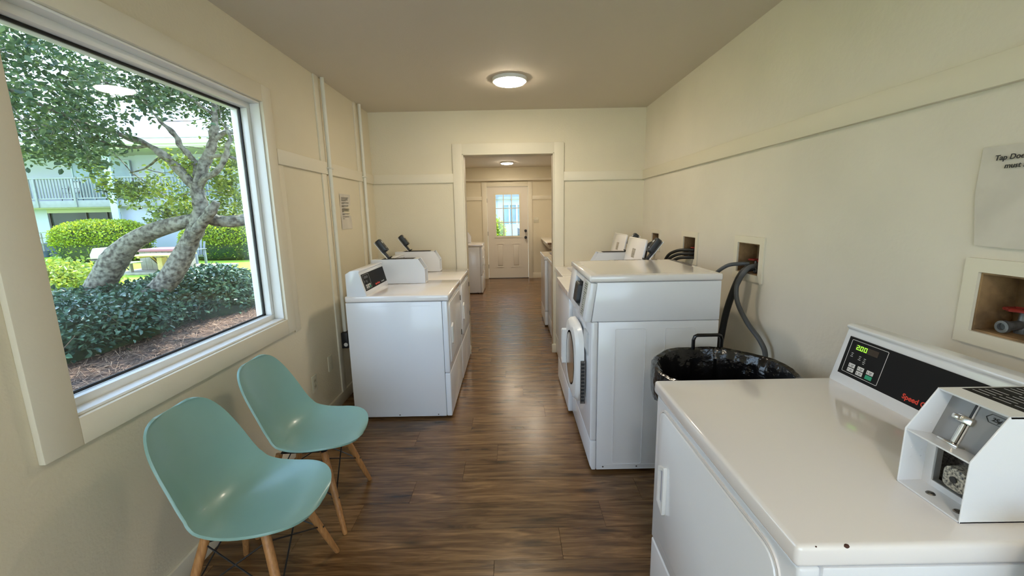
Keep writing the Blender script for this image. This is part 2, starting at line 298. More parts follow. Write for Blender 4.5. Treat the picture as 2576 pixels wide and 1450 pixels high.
CROWN="-5.67,7.07,3.44 -3.47,7.40,3.50 -7.80,5.69,4.08 -2.92,6.22,5.47 -4.92,4.23,3.19 -6.88,5.96,4.83 -7.26,5.62,2.89 -5.63,4.68,4.82 -3.82,7.50,5.57 -4.88,5.53,3.24 -3.51,7.51,3.77 -2.90,5.94,4.68 -5.80,4.89,4.59 -5.51,5.31,4.35 -4.69,4.33,3.39 -4.50,4.31,3.12 -7.70,5.94,2.35 -6.21,5.98,4.57 -8.26,6.18,3.23 -7.21,4.98,2.26 -4.86,5.82,4.61 -6.74,5.79,5.38 -2.49,6.05,3.90 -6.19,5.25,3.45 -6.17,4.50,3.46 -4.22,5.28,2.78 -6.78,6.16,4.31 -2.61,6.27,4.28 -3.84,5.76,3.99 -5.71,5.98,5.26 -4.54,5.88,3.98 -7.92,6.20,5.00 -6.26,5.80,2.95 -4.52,5.95,3.06 -4.22,6.26,4.94 -3.71,5.76,3.25 -3.00,6.51,3.62 -8.05,5.75,3.83 -6.53,6.68,3.04 -3.92,6.67,4.90 -6.36,5.78,2.74 -4.81,5.43,3.71 -6.50,6.87,3.62 -5.10,6.09,3.46 -5.35,6.66,3.19 -3.45,5.42,5.22 -5.45,5.57,3.36 -3.71,5.11,3.24 -4.61,5.14,4.49 -5.77,4.64,3.99 -7.64,5.61,4.04 -7.14,5.14,4.01 -5.76,4.28,2.46 -6.53,6.08,3.81 -6.82,6.67,3.06 -5.43,5.50,4.97 -5.68,7.32,5.25 -7.52,5.62,5.19 -6.50,5.06,3.28 -5.39,5.76,4.86 -3.12,7.50,5.16 -2.78,5.68,3.54 -2.52,6.08,4.04 -5.52,6.24,4.93 -6.34,4.87,3.24 -8.87,6.35,4.13 -3.39,5.70,4.73 -6.39,5.68,3.56 -4.36,5.31,2.94 -3.96,6.39,4.93 -5.47,5.27,4.37 -4.60,4.28,2.67 -7.14,6.24,4.34 -6.72,6.84,4.11 -5.64,7.37,4.70 -7.23,7.21,5.05 -5.12,4.35,3.88 -3.53,6.12,3.33 -5.24,4.53,2.65 -5.84,6.29,3.99 -6.23,6.07,5.30 -7.78,6.02,5.04 -7.04,5.84,3.49 -5.62,4.54,4.00 -4.23,5.42,4.06 -3.87,5.28,5.09 -5.36,5.52,5.20 -7.02,5.58,4.13 -5.76,5.97,2.39 -7.81,5.65,3.26 -6.08,6.44,2.58 -4.86,6.43,5.11 -5.34,4.51,2.73 -5.30,4.61,3.82 -3.65,5.22,3.20 -3.69,5.32,4.98 -6.36,7.07,5.24 -6.43,4.55,2.83 -2.54,5.58,3.20 -6.09,4.74,3.18 -5.52,5.09,3.32 -8.00,6.05,2.87 -6.43,6.34,2.82 -5.64,6.92,4.13 -4.87,5.09,4.83 -6.02,5.31,5.16 -3.15,6.11,3.61 -4.80,5.40,5.03 -7.63,6.22,4.64 -5.55,4.57,4.11 -4.61,4.27,3.97 -3.44,7.44,5.19 -4.53,6.23,3.46 -5.20,4.58,2.96 -4.97,4.38,4.55 -4.92,4.85,4.10 -3.72,5.42,3.05 -6.75,5.69,3.34 -6.82,5.14,5.00 -7.38,5.39,3.67 -4.95,5.14,2.27 -4.76,4.34,4.46 -4.90,4.32,3.58 -6.64,5.42,3.80 -7.03,5.45,4.44 -3.48,7.23,4.09 -5.96,5.32,5.23 -5.40,6.62,4.79 -5.13,4.71,3.65 -7.52,5.98,4.74 -3.01,5.34,4.32 -6.65,5.19,4.50 -4.11,5.16,4.44 -3.63,5.52,5.24 -5.68,5.17,4.09 -7.04,6.26,3.21 -5.01,6.49,3.20 -6.70,6.70,3.04 -3.11,6.82,3.39 -5.31,4.50,2.55 -7.40,5.75,5.08 -5.80,5.48,5.20 -6.55,5.02,4.95 -4.65,6.12,5.04 -5.64,5.54,4.42 -3.09,5.25,2.96 -7.14,7.07,2.57 -6.61,5.26,4.33 -6.71,7.00,4.73 -3.47,7.52,4.50 -8.62,6.23,3.91 -5.57,5.72,4.88 -7.18,5.93,3.83 -7.36,6.46,4.84 -4.14,5.37,4.08 -2.88,5.10,3.66 -7.21,5.77,2.92 -3.84,7.08,3.94 -5.35,5.55,5.40 -5.12,4.26,3.60 -6.25,5.82,4.39 -4.62,6.39,3.53 -3.85,6.54,4.78 -4.14,5.74,3.84 -6.98,5.54,5.19 -3.81,5.80,3.17 -3.10,6.86,5.27 -8.80,6.40,3.27 -3.68,7.18,3.68 -3.71,5.54,3.45 -5.23,5.62,2.49 -2.55,6.02,3.85 -7.89,5.70,4.34 -4.09,5.28,4.08 -4.90,6.86,4.17 -5.30,4.90,2.40 -5.29,4.58,3.12 -4.43,5.58,2.94 -8.41,6.22,3.95 -4.05,6.11,4.37 -5.32,5.79,2.49 -5.26,4.63,3.18 -7.33,5.59,5.14 -6.67,5.69,4.96 -3.77,5.16,2.94 -7.17,7.49,3.14 -7.18,6.33,2.83 -6.37,5.30,3.13 -5.54,4.41,4.17 -7.55,5.94,3.65 -4.53,7.40,3.65 -3.36,7.51,4.07 -5.79,4.67,4.57 -6.04,5.91,4.17 -6.61,5.06,3.97 -7.52,5.77,3.65 -7.17,7.46,2.50 -6.72,4.88,2.82 -7.57,5.90,4.12 -2.71,5.76,4.30 -6.52,7.05,3.65 -4.72,5.88,4.69 -2.82,5.13,3.58 -6.39,6.73,5.40 -6.86,5.30,4.49 -2.48,6.00,3.85 -2.59,5.92,5.35 -5.15,5.25,5.17 -4.80,4.70,3.45 -2.60,6.23,4.30 -7.42,5.78,4.74 -5.08,6.02,5.58 -4.02,6.54,4.50 -3.35,6.65,3.69 -6.65,5.15,5.11 -3.59,7.60,5.22 -8.37,6.44,3.16 -6.46,5.73,4.06 -5.37,4.37,4.20 -5.00,4.65,2.32 -8.06,5.58,2.78 -7.80,6.36,5.21 -6.36,4.81,4.45 -4.44,7.01,4.98 -7.29,5.82,3.94 -6.34,5.06,4.80 -6.62,6.42,4.33 -6.39,5.45,3.61 -3.97,6.25,5.44 -6.47,6.59,4.29 -5.72,4.25,3.61 -6.95,6.33,4.40 -6.58,6.36,4.10 -4.62,4.38,4.20 -6.26,6.38,3.29 -6.18,5.78,2.42 -4.75,5.36,2.67 -4.91,4.68,3.50 -4.69,5.23,5.03 -4.87,4.81,4.53 -5.61,4.80,2.71 -3.47,6.01,3.56 -4.24,5.68,4.74 -3.78,7.33,4.84 -6.92,5.90,5.26 -4.03,5.11,5.08 -4.16,7.26,4.58 -8.08,5.86,3.72 -4.46,5.58,3.48 -3.51,5.17,4.88 -7.02,7.32,3.96 -6.63,5.94,4.75 -5.79,6.21,2.57 -7.69,6.38,5.29 -4.99,4.38,4.40 -6.63,6.69,3.86 -6.79,5.78,5.18 -7.10,7.37,4.32 -6.64,5.43,4.57 -3.36,6.72,4.09 -7.31,7.17,3.31 -5.30,5.02,4.77 -3.26,6.64,5.19 -5.91,4.44,2.67 -4.97,4.80,3.14 -5.10,5.25,4.26 -8.54,6.20,3.36 -8.34,6.37,4.99 -5.17,6.08,5.46 -5.41,4.87,4.88 -8.28,6.38,4.21 -8.38,6.47,4.15 -4.85,5.71,4.13 -5.95,6.34,5.27 -3.13,6.65,4.74 -3.31,7.11,5.20 -4.28,5.14,4.74 -2.80,6.15,4.19 -3.05,6.30,3.85 -6.09,5.28,2.97 -3.47,5.35,3.40 -5.46,4.44,2.87 -8.06,6.17,4.36 -7.04,5.54,3.21 -6.62,5.86,4.51 -7.37,5.56,2.99 -5.52,7.27,4.63 -2.71,5.87,4.69 -3.01,6.09,5.33 -7.64,5.88,3.48 -9.15,6.16,2.46 -5.24,7.18,4.87 -4.89,6.90,5.06 -6.07,6.60,3.45 -3.61,6.29,5.37 -8.92,6.12,3.06 -6.12,4.47,3.33 -3.76,7.16,5.59 -4.92,6.68,4.78 -6.52,5.71,4.70 -5.33,6.31,3.23 -6.52,6.91,5.23 -5.44,5.22,3.42 -3.82,5.68,5.30 -2.73,5.15,4.69 -7.55,5.25,2.91 -6.25,6.24,2.99 -4.60,7.17,3.98 -5.83,7.21,3.60 -4.45,4.41,4.38 -5.44,4.89,4.96 -3.58,5.43,4.14 -4.13,6.05,5.04 -4.76,5.07,3.92 -6.66,6.80,3.28 -3.84,6.98,3.65 -4.01,6.71,4.66 -3.73,5.50,3.99 -6.22,5.97,4.92 -6.13,5.04,3.56 -6.01,4.53,3.16 -5.43,5.18,5.15 -4.07,7.40,5.36 -5.50,4.33,4.23 -5.15,6.24,3.15 -4.36,7.39,4.82 -4.33,5.44,3.68 -6.91,7.14,4.80 -4.99,4.36,3.88 -5.61,6.73,5.45 -7.02,7.23,5.35 -4.08,6.76,5.10 -7.28,5.67,3.88 -2.50,5.11,3.20 -5.44,6.15,4.22 -5.32,4.36,3.93 -4.03,5.75,4.78 -6.24,4.87,4.16 -5.65,4.40,3.79 -5.38,5.26,4.63 -7.90,5.78,2.69 -5.13,5.15,2.49 -6.97,6.09,4.88 -5.56,6.32,4.75 -3.44,6.17,3.83 -4.56,6.05,3.63 -5.72,6.14,5.41 -3.00,5.95,4.66 -4.40,5.46,3.50 -5.03,5.11,2.94 -5.83,4.36,2.69 -7.67,5.71,3.53 -6.77,4.96,3.77 -5.10,7.22,4.50 -4.07,7.20,4.00 -6.89,5.64,4.01 -8.15,6.00,2.65 -8.04,7.59,3.06 -6.90,5.25,2.96 -6.85,6.34,5.41 -6.41,6.61,5.26 -6.04,6.18,3.71 -6.03,5.72,5.45 -6.21,5.36,3.80 -2.99,5.80,2.92 -6.85,6.35,3.79 -7.35,5.41,3.84 -7.90,6.01,5.06 -5.27,4.48,3.53 -4.71,4.45,4.05 -3.06,7.39,3.49 -3.31,5.66,2.88 -5.52,4.60,4.09 -3.41,5.03,3.63 -6.75,5.88,2.74 -5.39,6.49,4.70 -5.56,5.25,5.12 -6.16,5.05,4.87 -3.14,7.18,4.55 -3.86,5.84,3.63 -6.55,6.65,5.05 -3.25,5.77,2.87 -5.58,4.72,4.83 -6.38,4.67,4.05 -4.26,5.73,3.62 -7.65,5.88,3.71 -6.36,6.64,2.79 -3.68,5.49,5.12 -4.93,5.25,3.58 -4.01,6.24,4.68 -5.31,5.79,2.73 -5.71,6.70,3.92 -5.92,5.58,4.60 -4.43,6.16,5.39 -4.25,5.27,4.65 -4.78,4.57,4.66 -5.50,5.21,2.38 -4.57,4.25,2.80 -5.96,5.22,4.40 -5.19,4.54,3.49 -4.70,6.24,3.29 -6.69,7.49,3.44 -4.88,6.78,5.04 -6.03,5.74,3.54 -3.32,6.84,3.49 -4.42,6.60,5.31 -6.89,5.86,4.04 -4.69,7.44,4.78 -7.32,7.58,4.43 -4.87,4.39,2.79 -4.06,6.40,3.60 -7.29,5.81,4.05 -3.27,7.15,3.14 -8.46,6.38,4.54 -4.40,7.00,5.13 -5.91,6.66,3.65 -4.12,7.52,3.67 -6.08,6.71,4.38 -5.02,4.64,3.48 -2.62,5.78,4.66 -3.81,6.74,5.34 -5.13,5.67,4.48 -4.43,4.54,4.71 -5.64,5.01,2.81 -5.96,5.30,4.41 -5.85,4.53,3.38 -3.57,6.14,5.46 -4.62,7.27,4.38 -7.19,6.26,2.42 -5.21,5.67,5.51 -2.90,6.92,3.46 -3.18,5.80,5.55 -7.26,7.36,2.75 -4.30,5.21,4.30 -6.04,6.18,4.06 -5.68,4.91,2.21 -3.66,6.10,4.97 -7.09,5.63,4.78 -6.05,6.75,3.65 -4.65,5.38,4.20 -5.55,4.22,4.23 -3.98,5.61,4.40 -6.70,6.16,4.16 -4.54,5.22,4.99 -2.95,5.76,3.63 -2.41,5.13,3.12 -6.67,6.54,2.92 -6.24,5.40,4.65 -7.61,6.27,4.40 -5.04,5.35,2.83 -5.57,5.77,2.56 -3.00,7.40,5.36 -3.64,5.73,5.30 -3.99,5.90,5.53 -5.46,5.39,4.82 -6.37,6.38,5.09 -6.16,7.42,3.50 -6.70,4.65,2.40 -4.50,6.60,3.25 -5.82,6.11,3.27 -5.00,4.28,4.02 -6.25,6.00,4.37 -5.88,4.88,3.18 -5.93,5.32,3.43 -5.34,7.46,4.77 -7.42,7.42,3.33 -5.55,7.05,4.11 -4.01,6.08,5.14 -5.83,4.96,4.97 -6.22,5.75,5.50"
MIDCROWN="-4.80,6.09,2.20 -4.18,5.72,2.06 -4.31,6.01,2.27 -4.73,6.26,2.27 -4.32,5.66,2.06 -4.44,6.04,2.24 -4.30,5.76,2.19 -4.84,6.08,2.01 -4.72,6.08,2.15 -4.48,5.64,2.26 -4.84,6.33,2.17 -4.84,6.34,2.08 -4.58,5.93,2.19 -4.75,6.01,2.08 -4.89,5.97,2.01 -4.49,6.02,2.15 -4.30,5.66,2.25 -4.22,5.65,2.17 -4.56,6.16,2.09 -4.82,6.16,2.32 -4.92,6.11,2.12 -4.78,6.02,2.34 -4.70,6.34,2.17 -4.75,5.90,2.08 -4.37,5.73,2.20 -4.83,6.28,2.16 -5.08,5.87,1.83 -4.80,5.56,1.83 -4.61,5.38,1.82 -5.33,5.90,1.86 -5.16,6.00,1.84 -5.29,5.95,1.86 -5.20,6.06,1.86 -5.54,6.04,1.84 -5.03,6.00,1.89 -4.72,5.91,1.47 -5.03,6.44,1.67 -4.64,5.75,1.81 -4.87,6.33,2.06 -5.26,6.41,1.99 -4.73,5.93,1.58 -5.25,6.44,1.87 -5.27,6.36,1.49 -4.82,6.23,1.92 -4.41,5.83,1.68 -4.84,6.12,1.45 -5.05,6.15,1.96 -4.92,5.95,2.07 -4.66,5.71,1.74 -4.67,5.90,1.63 -4.94,6.28,1.75 -4.81,6.10,1.66 -4.34,5.74,1.99 -4.33,5.66,1.52 -4.81,6.33,1.69 -4.44,5.74,1.81 -4.66,6.03,1.61 -5.20,6.40,1.87 -5.10,6.44,1.98 -4.32,5.81,1.94 -4.64,6.03,1.82 -4.85,6.13,1.52 -5.09,6.09,1.54 -4.72,5.76,1.44 -4.56,5.92,1.52 -5.44,6.43,1.53 -5.30,6.43,1.45 -4.74,6.00,1.53 -4.97,5.92,1.53 -4.70,6.77,1.76 -4.35,6.46,2.19 -4.45,6.41,2.00 -4.53,6.97,2.24 -4.89,7.11,1.57 -4.33,7.09,2.28 -4.50,6.72,1.53 -4.51,6.96,2.24 -4.70,6.92,1.53 -4.29,6.57,2.43 -4.52,6.82,2.10 -4.98,7.06,2.02 -4.26,6.90,1.75 -4.60,6.98,1.40 -4.70,7.10,1.99 -4.32,6.60,1.84 -4.56,7.11,1.99 -4.41,7.11,1.40 -4.58,6.62,2.40 -4.11,6.55,1.88 -4.46,6.45,2.20 -4.54,6.50,1.68 -4.47,6.45,1.81 -4.43,7.05,1.80 -4.21,6.56,1.69 -4.42,6.66,2.08 -4.31,6.99,2.04 -4.15,6.52,2.37 -4.29,6.54,1.63 -4.56,6.72,2.09 -4.62,6.84,1.49 -4.57,6.76,2.13 -4.41,6.40,2.04 -4.60,7.07,1.55 -4.39,6.80,2.08 -4.38,6.78,2.31 -4.37,6.70,2.28 -4.16,6.61,1.79 -4.66,6.79,1.82 -4.52,6.67,1.98 -4.35,6.65,1.53 -4.51,6.88,1.90 -5.89,5.99,2.24 -5.43,5.46,2.07 -5.28,5.44,2.12 -5.25,5.28,1.98 -5.52,5.55,2.06 -5.99,6.04,2.11 -5.52,5.57,2.07 -4.57,7.27,2.21 -4.68,6.90,2.35 -4.44,6.62,2.31 -4.47,7.07,2.07 -5.69,7.34,2.20 -4.58,6.90,2.13 -4.78,6.95,2.06 -5.62,7.31,2.41 -4.51,6.67,2.03 -5.30,6.89,2.16 -5.08,7.16,2.35 -4.57,6.89,2.13 -4.89,6.92,2.26 -5.36,7.32,2.28 -4.65,7.09,2.37 -4.75,7.26,2.31 -4.47,7.05,2.39 -5.06,6.99,2.24 -4.72,7.26,2.20 -5.13,6.86,2.11"
CROWN+=" -4.54,6.61,3.43 -4.05,6.90,3.67 -4.03,6.94,3.65 -4.40,6.80,3.63 -4.46,7.08,3.52 -5.00,6.59,3.49 -4.75,6.97,3.27 -4.35,7.10,3.56 -5.43,7.04,3.61 -4.10,6.57,3.39 -4.92,6.72,3.54 -4.34,7.21,3.68 -3.98,6.80,3.62 -4.63,6.84,3.66 -4.04,6.98,3.65 -5.56,7.22,3.52 -4.89,6.57,3.58 -4.37,6.57,3.57 -4.68,6.84,3.24 -4.63,6.58,3.30 -4.59,6.99,3.63 -3.93,6.94,3.66 -4.37,6.71,3.56 -3.73,6.60,3.13 -4.24,6.69,3.18 -4.40,6.79,3.63 -4.54,7.12,3.47 -5.58,7.19,3.63 -4.49,6.82,3.45 -3.67,6.51,3.30 -4.15,6.85,3.51 -5.05,6.76,3.45 -5.13,6.58,3.32 -4.32,7.12,3.74 -4.28,7.07,3.49 -5.08,6.84,3.33 -5.11,6.82,3.22 -4.85,6.79,3.26 -4.56,7.17,3.69 -5.33,7.28,3.79 -5.07,7.29,3.10 -4.24,6.74,3.17 -4.86,7.07,3.17 -3.93,6.78,3.10 -4.29,6.75,3.15 -4.31,6.74,3.02 -4.68,7.16,3.12 -4.52,6.80,3.00 -4.46,7.23,3.11 -4.34,6.73,3.15 -5.49,6.64,3.69 -5.74,6.36,3.29 -5.89,6.52,3.66 -5.22,6.32,3.47 -5.55,6.58,3.25 -5.26,6.89,3.85 -5.11,6.57,3.46 -5.22,6.25,3.18 -5.22,6.41,3.42 -5.05,6.27,3.28 -5.33,5.38,2.79 -5.52,5.57,3.15 -5.35,4.97,2.39 -5.43,5.60,2.62 -5.22,5.55,3.16 -5.33,5.25,2.59 -6.25,5.57,3.06 -5.65,5.17,3.03 -4.84,4.64,2.56 -5.67,5.85,3.01 -6.44,5.54,2.44 -5.59,5.93,2.46 -5.56,4.97,2.78 -4.78,4.95,2.87 -6.78,6.10,3.27 -5.36,5.79,2.95 -5.42,5.19,2.70 -5.00,5.01,2.86 -5.42,5.30,2.97 -4.40,4.76,2.92 -4.78,5.00,2.98 -4.76,4.95,2.57 -5.73,5.08,2.86 -5.76,5.86,2.46 -6.06,6.25,2.29 -5.14,5.31,2.15 -6.25,5.92,2.56 -6.38,6.21,2.56 -5.76,5.53,2.50 -6.10,5.88,2.39 -5.88,5.68,2.54 -6.16,5.85,2.58 -6.49,5.99,2.37 -6.11,5.61,2.35 -6.36,6.11,2.43 -5.29,5.45,2.27"
DARKMID="-4.39,6.76,2.05 -4.74,7.27,1.96 -4.79,7.06,1.57 -4.81,6.92,1.69 -4.36,6.76,2.31 -4.19,6.84,2.34 -4.90,7.24,2.35 -4.32,6.99,1.75 -4.27,6.83,1.89 -4.41,6.91,2.04 -4.59,6.86,2.02 -4.64,7.09,1.53 -4.74,6.76,1.72 -4.76,7.16,1.54 -4.34,6.91,1.65 -4.91,7.16,1.97 -4.86,7.20,2.10 -4.75,7.08,1.81 -4.20,6.86,2.36 -4.33,6.81,1.73 -4.82,7.08,2.21 -4.25,6.87,2.18 -4.64,7.26,2.00 -4.48,7.18,1.46 -4.69,7.24,2.38 -4.74,7.13,1.96 -4.52,7.30,1.86 -4.25,6.96,2.31 -4.62,7.33,1.64 -5.00,7.31,1.90 -5.48,6.29,1.83 -5.61,6.21,1.93 -5.37,6.20,1.91 -5.25,5.88,1.90 -5.66,6.17,1.87 -5.04,5.72,1.75 -5.46,6.04,1.91 -5.43,6.01,1.82 -5.36,6.17,1.79 -5.10,6.63,1.54 -5.04,6.57,1.51 -5.60,6.91,1.55 -5.55,6.98,1.56 -5.46,6.77,1.54 -4.92,6.41,1.51 -5.62,6.72,1.57 -5.41,6.52,1.45 -4.56,6.77,2.60 -4.42,6.81,2.70 -4.37,6.92,2.42 -4.54,7.25,2.74 -4.50,7.14,2.85 -4.40,6.71,2.76 -4.25,6.92,2.52 -4.29,6.75,2.49 -5.61,7.37,1.82 -5.90,7.11,1.94 -5.32,7.20,2.12 -5.21,7.11,2.13 -5.37,7.38,2.44 -5.58,6.97,2.03 -5.42,7.25,1.97 -6.07,7.29,1.67 -5.25,6.96,2.22 -5.72,7.37,2.42 -5.52,6.91,1.59 -5.53,7.19,1.73 -5.50,7.06,2.42 -5.92,7.38,1.60 -5.10,6.90,1.55 -5.63,6.80,2.16"
# ================================================================ STRUCTURE
A_, B_, C_, YB, YF, YR = -1.371, 1.325, 2.444, 4.279, 9.462, -2.3
PT = .12
def wall_with_holes(name, m, plane, t0, t1, u0, u1, z0, z1, holes, parent=None):
    """plane 'x' (u = y) or 'y' (u = x); holes (ua,ub,za,zb); built from blocks"""
    mb = MB(); us = sorted({u0,u1,*[h[0] for h in holes],*[h[1] for h in holes]}); zs = sorted({z0,z1,*[h[2] for h in holes],*[h[3] for h in holes]})
    def solid(u,z): return u0<u<u1 and z0<z<z1 and not any(h[0]<u<h[1] and h[2]<z<h[3] for h in holes)
    verts = {}
    def V(t,u,z):
        k = (t,round(u,5),round(z,5))
        if k not in verts: verts[k] = mb.bm.verts.new((t,u,z) if plane=='x' else (u,t,z))
        return verts[k]
    def Fc(*q): mb.bm.faces.new(q)
    for i in range(len(us)-1):
        for j in range(len(zs)-1):
            ua,ub,za,zb = us[i],us[i+1],zs[j],zs[j+1]; um,zm = (ua+ub)/2,(za+zb)/2
            if not solid(um,zm): continue
            for t in (t0,t1): Fc(V(t,ua,za),V(t,ub,za),V(t,ub,zb),V(t,ua,zb))
            e = 1e-3
            for (du,dz,(pa,pb)) in ((-1,0,((ua,za),(ua,zb))),(1,0,((ub,za),(ub,zb))),(0,-1,((ua,za),(ub,za))),(0,1,((ua,zb),(ub,zb)))):
                uu = um+du*((ub-ua)/2+e); zz = zm+dz*((zb-za)/2+e)
                if not solid(uu,zz): Fc(V(t0,*pa),V(t0,*pb),V(t1,*pb),V(t1,*pa))
    return struct(mb.build(name, m, parent, smooth=False))
WY0,WY1,WZ0,WZ1 = 1.21,2.44,.857,2.086
wall_left = wall_with_holes('wall_left', WALL, 'x', A_-.13, A_, YR, YF+.12, -.1, C_+.1, [(WY0,WY1,WZ0,WZ1)])
BOXES = [(.95,1.17,1.10,1.27),(2.227,2.445,1.10,1.27),(3.018,3.228,1.105,1.262),(3.775,3.96,1.13,1.256)]
wall_right = wall_with_holes('wall_right', WALL_R, 'x', B_, B_+.14, YR, YF+.12, -.1, C_+.1, BOXES)
DX0,DX1,DZ = -.472,.430,2.04
wall_mid = wall_with_holes('wall_middle', WALL, 'y', YB, YB+PT, A_, B_, 0, C_, [(DX0,DX1,-1,DZ)])
FX0,FX1 = -.5355,.3745
wall_far = wall_with_holes('wall_far', WALL, 'y', YF, YF+.12, A_, B_, 0, C_, [(FX0,FX1,-1,2.045)])
wall_rear = wall_with_holes('wall_rear', WALL, 'y', YR-.12, YR, A_, B_, 0, C_, [(-1.30,1.25,.30,2.40)])
struct(box('ceiling', CEIL, A_-.2,YR-.12,C_,B_+.14,YF+.12,C_+.1))
# unseen roof keeps daylight to the windows; far overhang added to block sun
struct(box('roof', CONC, A_-.45,YR-.4,C_+.12,B_+.4,YF+1.9,C_+.2))
floor = struct(box('floor', mat('subfloor',(.02,.012,.008),.9), A_,YR,-.1,B_,YF,-.006))
# planks: rows .182 deep, boards 1.2 long, running across the room
y = YF; row = 0; PL = {}
RW = .182; yy = 1.921-RW*26
r0 = 1.921
joints = {0:.647, -1:.418, -2:.195, -3:-.10, 1:-.30, 2:-.113, 3:.55}
k = math.floor((YR-r0)/RW)
while r0+k*RW < YF:
    ya, yb = max(YR, r0+k*RW), min(YF, r0+(k+1)*RW)
    j = joints.get(k, (k*.437*1.2) % 1.2); x = j
    while x > A_: x -= 1.2
    while x < B_:
        xa, xb = max(A_, x), min(B_, x+1.2)
        if xb-xa > .01:
            w, d = round(xb-xa,3), round(yb-ya,3)
            if (w,d) not in PL:
                mb = MB(); mb.box(-w/2+.0005,-d/2+.0005,-.006,w/2-.0005,d/2-.0005,0,.0004,1); PL[(w,d)] = mb.build('plank', FLOORM, floor); o = PL[(w,d)]
            else:
                o = PL[(w,d)].copy(); COL.objects.link(o)
            o.location = ((xa+xb)/2,(ya+yb)/2,0)
        x += 1.2
    k += 1
# ---- trims
TN = [0]
def trim(x0,y0,z0,x1,y1,z1,bev=.002,m=TRIM,name=None):
    TN[0] += 1; return struct(box(name or 'trim_%d'%TN[0], m, x0,y0,z0,x1,y1,z1,bev))
RZ0,RZ1 = 1.769,1.855
trim(A_,2.54,RZ0,A_+.018,YB,RZ1)                       # chair rails
trim(B_-.022,YR,RZ0,B_,YB,RZ1)
trim(A_+.018,YB-.018,RZ0,-.566,YB,RZ1); trim(.526,YB-.018,RZ0,B_-.018,YB,RZ1)
trim(-.566,YB-.02,0,DX0,YB,2.135); trim(DX1,YB-.02,0,.526,YB,2.135); trim(DX0,YB-.02,DZ,DX1,YB,2.135)   # casing of the doorway
trim(-.566,YB+PT,0,DX0,YB+PT+.02,2.135); trim(DX1,YB+PT,0,.526,YB+PT+.02,2.135); trim(DX0,YB+PT,DZ,DX1,YB+PT+.02,2.135)
trim(DX0-.001,YB-.024,0,DX0+.012,YB+PT+.024,2.04); trim(DX1-.012,YB-.024,0,DX1+.001,YB+PT+.024,2.04); trim(DX0,YB-.024,2.028,DX1,YB+PT+.024,2.041)
trim(DX1-.025,YB-.035,0,DX1+.03,YB-.02,.09); trim(DX0-.03,YB-.035,0,DX0+.022,YB-.02,.09)
trim(A_,3.13,0,A_+.012,3.20,RZ0); trim(A_,3.13,RZ1,A_+.012,3.20,C_); trim(A_,3.88,0,A_+.012,3.95,RZ0); trim(A_,3.88,RZ1,A_+.012,3.95,C_)
trim(A_,2.54,.75,A_+.006,2.61,RZ0,.001)
struct(box('baseboard_left', TRIM, A_,YR,0,A_+.014,YB,.09,.003)); struct(box('baseboard_right', TRIM, B_-.014,YR,0,B_,YB,.09,.003))
struct(box('baseboard_middle', TRIM, A_+.014,YB-.014,0,-.566,YB,.09,.003)); struct(box('baseboard_middle', TRIM, .526,YB-.014,0,B_-.014,YB,.09,.003))
struct(box('baseboard_far', TRIM, A_,YF-.014,0,-.643,YF,.12,.003)); struct(box('baseboard_far', TRIM, .47,YF-.014,0,B_,YF,.12,.003))
trim(A_,YF-.018,1.755,-.643,YF,1.838); trim(.47,YF-.018,1.755,B_,YF,1.838)
trim(-.643,YF-.02,0,FX0,YF,2.147); trim(FX1,YF-.02,0,.47,YF,2.147); trim(FX0,YF-.02,2.045,FX1,YF,2.147)
trim(A_,YF-.10,2.20,B_,YF,C_,.002,WALL); trim(A_,YF-.125,2.165,B_,YF,2.21,.004)
struct(box('floor_sill', STEEL, FX0,YF-.03,0,FX1,YF+.12,.012,.002))
# ---- left window
win = struct(empty('window_1')); 
cas = MB(); X = A_
cas.box(X,1.097,.768,X+.02,WY0,2.178,.003); cas.box(X,WY1,.768,X+.02,2.53,2.178,.003); cas.box(X,WY0,WZ1,X+.02,WY1,2.178,.003); cas.box(X,WY0,.768,X+.02,WY1,WZ0,.003)
cas.build('casing', TRIM, win)
j = MB()
for i,(d,s) in enumerate(((0,.010),(.050,.038))):
    xa, xb = A_-d-(.036 if i else .0495), A_-d-(.0 if i else -.003)
    j.box(xa,WY0,WZ0,xb,WY1,WZ0+s,.002); j.box(xa,WY0,WZ1-s,xb,WY1,WZ1,.002); j.box(xa,WY0,WZ0+s,xb,WY0+s,WZ1-s,.002); j.box(xa,WY1-s,WZ0+s,xb,WY1,WZ1-s,.002)
j.build('jamb', WTRIM, win)
s = .038; gk = MB(); xa,xb = -1.463,-1.457
for q in ((WY0+s,WZ0+s,WY1-s,WZ0+s+.010),(WY0+s,WZ1-s-.010,WY1-s,WZ1-s),(WY0+s,WZ0+s,WY0+s+.01,WZ1-s),(WY1-s-.01,WZ0+s,WY1-s,WZ1-s)): gk.box(xa,q[0],q[1],xb,q[2],q[3])
gk.build('gasket', GASKET, win)
box('pane', GLASS, -1.4625,WY0+.02,WZ0+.02,-1.4605,WY1-.02,WZ1-.02, 0, win)
ex = MB()
for q in ((WY0,WZ0,WY1,WZ0+.03),(WY0,WZ1-.05,WY1,WZ1),(WY0,WZ0+.03,WY0+.04,WZ1-.05),(WY1-.055,WZ0+.03,WY1,WZ1-.05)): ex.box(-1.50,q[0],q[1],-1.466,q[2],q[3],.002)
ex.build('outer_frame', WTRIM, win)
# ---- rear window (behind the camera)
rw = struct(empty('window_2')); m_ = MB()
for q in ((-1.30,.30,1.25,.36),(-1.30,2.34,1.25,2.40),(-1.30,.36,-1.24,2.34),(1.19,.36,1.25,2.34),(-.05,.36,.01,2.34)): m_.box(q[0],YR-.1,q[1],q[2],YR-.04,q[3],.003)
m_.build('window_frame', WTRIM, rw); box('pane', GLASS, -1.25,YR-.072,.34,1.2,YR-.07,2.36,0,rw)
